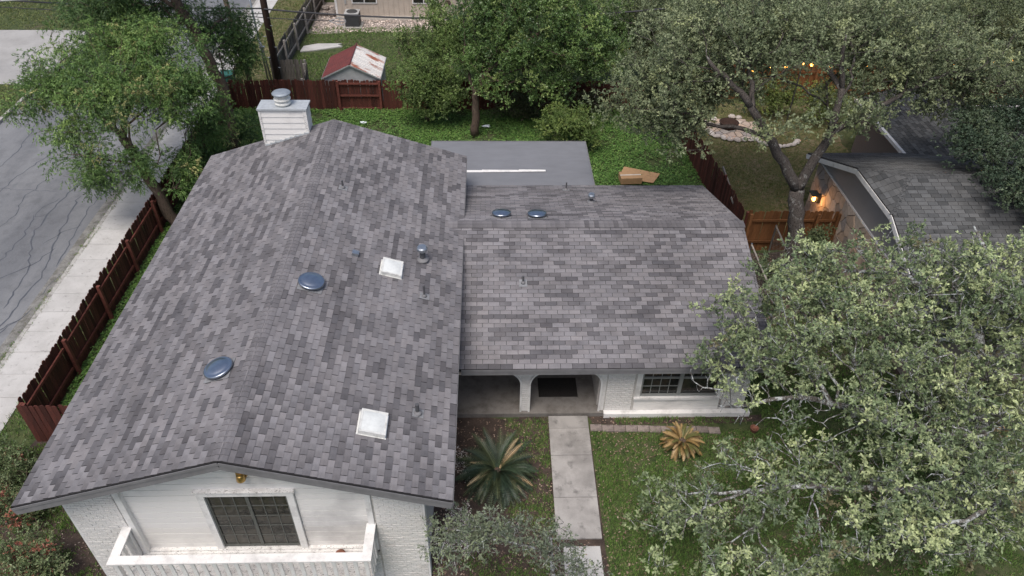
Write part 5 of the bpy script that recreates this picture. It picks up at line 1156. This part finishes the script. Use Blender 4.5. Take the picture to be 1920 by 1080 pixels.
grass('ground_cover', 'lush bright green ground cover over the back and side yard', [(-11.1, 9.4, 13.3, 23.75), (-11.1, -8.0, 4.6, 13.3)], [(-8.2, 7.7, 4, 13.2), (-.9, 4.2, 13, 16.2)], 300, .15, .050, LG, [.34, .36, .16, .14], 3, .30, 1.0, 1., leafy=True, cat='ground cover')
FG = [(.060, .115, .026), (.085, .150, .034), (.120, .185, .048), (.150, .150, .070)]
grass('lawn_grass', 'short patchy green grass of the front lawn', [(3.5, 13.5, -1.5, 4.55), (8.3, 12.8, 4.4, 9.0)], [], 620, .085, .016, FG, [.34, .34, .2, .12], 4, .33, 1.4, 2.)
grass('bed_grass', 'patches of grass in the brown front beds and beside the path', [(1.2, 2.32, -1.5, 5.0), (-.6, 1.3, -1.5, .9), (4.2, 8.0, 4.8, 5.0), (-11.2, -8, -1.5, 4.3)], [], 560, .085, .016, FG, [.36, .34, .2, .1], 4, .42, 1.6, 4.)
grass('kerb_weeds', 'thin weeds growing in the joint between kerb and road', [(-13.68, -13.60, 2, 24), (-13.48, -13.44, 2, 24)], [], 900, .07, .016, FG, [.3, .3, .1, .3], 3, .55, 1.9, 12., cat='weeds')
grass('fence_weeds', 'weeds at the foot of the red fence along the sidewalk', [(-12.32, -11.25, 2.5, 24), (-11.6, -10.6, 2.5, 4.4)], [], 260, .11, .02, FG, [.3, .3, .2, .2], 3, .45, 1.3, 15., cat='weeds')
DG = [(.135, .140, .055), (.095, .125, .038), (.190, .165, .090), (.070, .105, .030)]
grass('dry_grass', 'thin dry yellowish grass on the neighbouring lawn', [(9.9, 16.4, 13.0, 24.8)], [(10.6, 13.3, 20.8, 23.1), (12.6, 17, 12, 15.9)], 260, .06, .018, DG, [.3, .3, .22, .18], 3, .15, 1.1, 3.)
grass('rear_grass', 'grass of the lawn between the shed and the beige house', [(-9.4, 4, 24.0, 34.3)], [(-6.8, -4.2, 23.9, 26.2), (-9.4, -7.2, 30.5, 31.8)], 150, .09, .026, [(.070, .130, .030), (.10, .155, .04), (.14, .16, .065)], [.4, .36, .24], 3, .2, .8, 6.)
grass('verge_grass', 'dry grass on the verge between sidewalk and grey fence', [(-12.25, -9.8, 24.3, 42)], [(-12.1, -11.3, 25.2, 26.1)], 190, .08, .024, DG, [.30, .36, .14, .20], 3, .18, 1., 7.)
grass('far_grass', 'grass on the far side of the road', [(-36, -21.4, 33.6, 48), (-30, -21.4, 17, 26.3)], [], 55, .10, .045, [(.105, .125, .040), (.14, .15, .055), (.085, .115, .035)], [.4, .3, .3], 3, .1, .6, 9.)
def scatter_litter(name, label, rects, dens, ll, lw, pal, wts, z=.02, mm='leaf', thr=.3, seed=1.):
    P = np.concatenate([np.column_stack([NR.uniform(a, b, int((b-a)*(d-c)*dens)), NR.uniform(c, d, int((b-a)*(d-c)*dens))]) for a, b, c, d in rects])
    P = P[patchy(P, 1.7, seed)*.7+.3*patchy(P, 5, seed+1) > thr]; n = len(P); B = np.column_stack([P, NR.uniform(.01, z+.02, n)])
    D = unit(np.column_stack([NR.normal(size=(n, 2)), NR.normal(0, .18, n)])); V, F, C = leaves(B, D, ll, lw, palette(n, pal, wts), .8)
    return tag(link(name, np_mesh(name, V, F, C), mm), label, 'litter', kind='stuff')
scatter_litter('fallen_leaves', 'fallen pale brown leaves over the front lawn and beds', [(3.45, 11, -1.5, 4.6), (-.6, 2.35, -1.5, 5), (3.5, 8, 4.7, 5.05), (8.3, 12.8, 6, 12.5), (2.2, 3.5, -.5, 1.3)], 110, .065, .032, [(.20, .140, .105), (.15, .10, .075), (.27, .205, .16), (.10, .068, .05)], [.34, .3, .14, .22], thr=.34)
scatter_litter('gravel_chips', 'white gravel chips in the bed beside the white house wall', [(-.35, .25, .4, 5.0)], 700, .04, .035, [(.50, .47, .44), (.36, .33, .31), (.20, .17, .16)], [.4, .36, .24], mm='pebble', thr=.62, seed=3.)
scatter_litter('gravel_chips', 'pinkish gravel along the foot of the beige house', [(-9.3, -1, 33.6, 35.5), (-9.3, -8.2, 35.5, 38)], 150, .12, .10, [(.46, .38, .33), (.34, .29, .26), (.55, .48, .43), (.20, .17, .15)], [.34, .3, .2, .16], mm='pebble', thr=.15, seed=4.)
scatter_litter('soil_clods', 'small clods and twigs on the bare soil left of the house', [(-11, -7.8, -1.5, 4.2)], 90, .05, .03, [(.14, .105, .085), (.09, .07, .06), (.24, .20, .17)], [.45, .4, .15], mm='pebble', thr=.2, seed=6.)
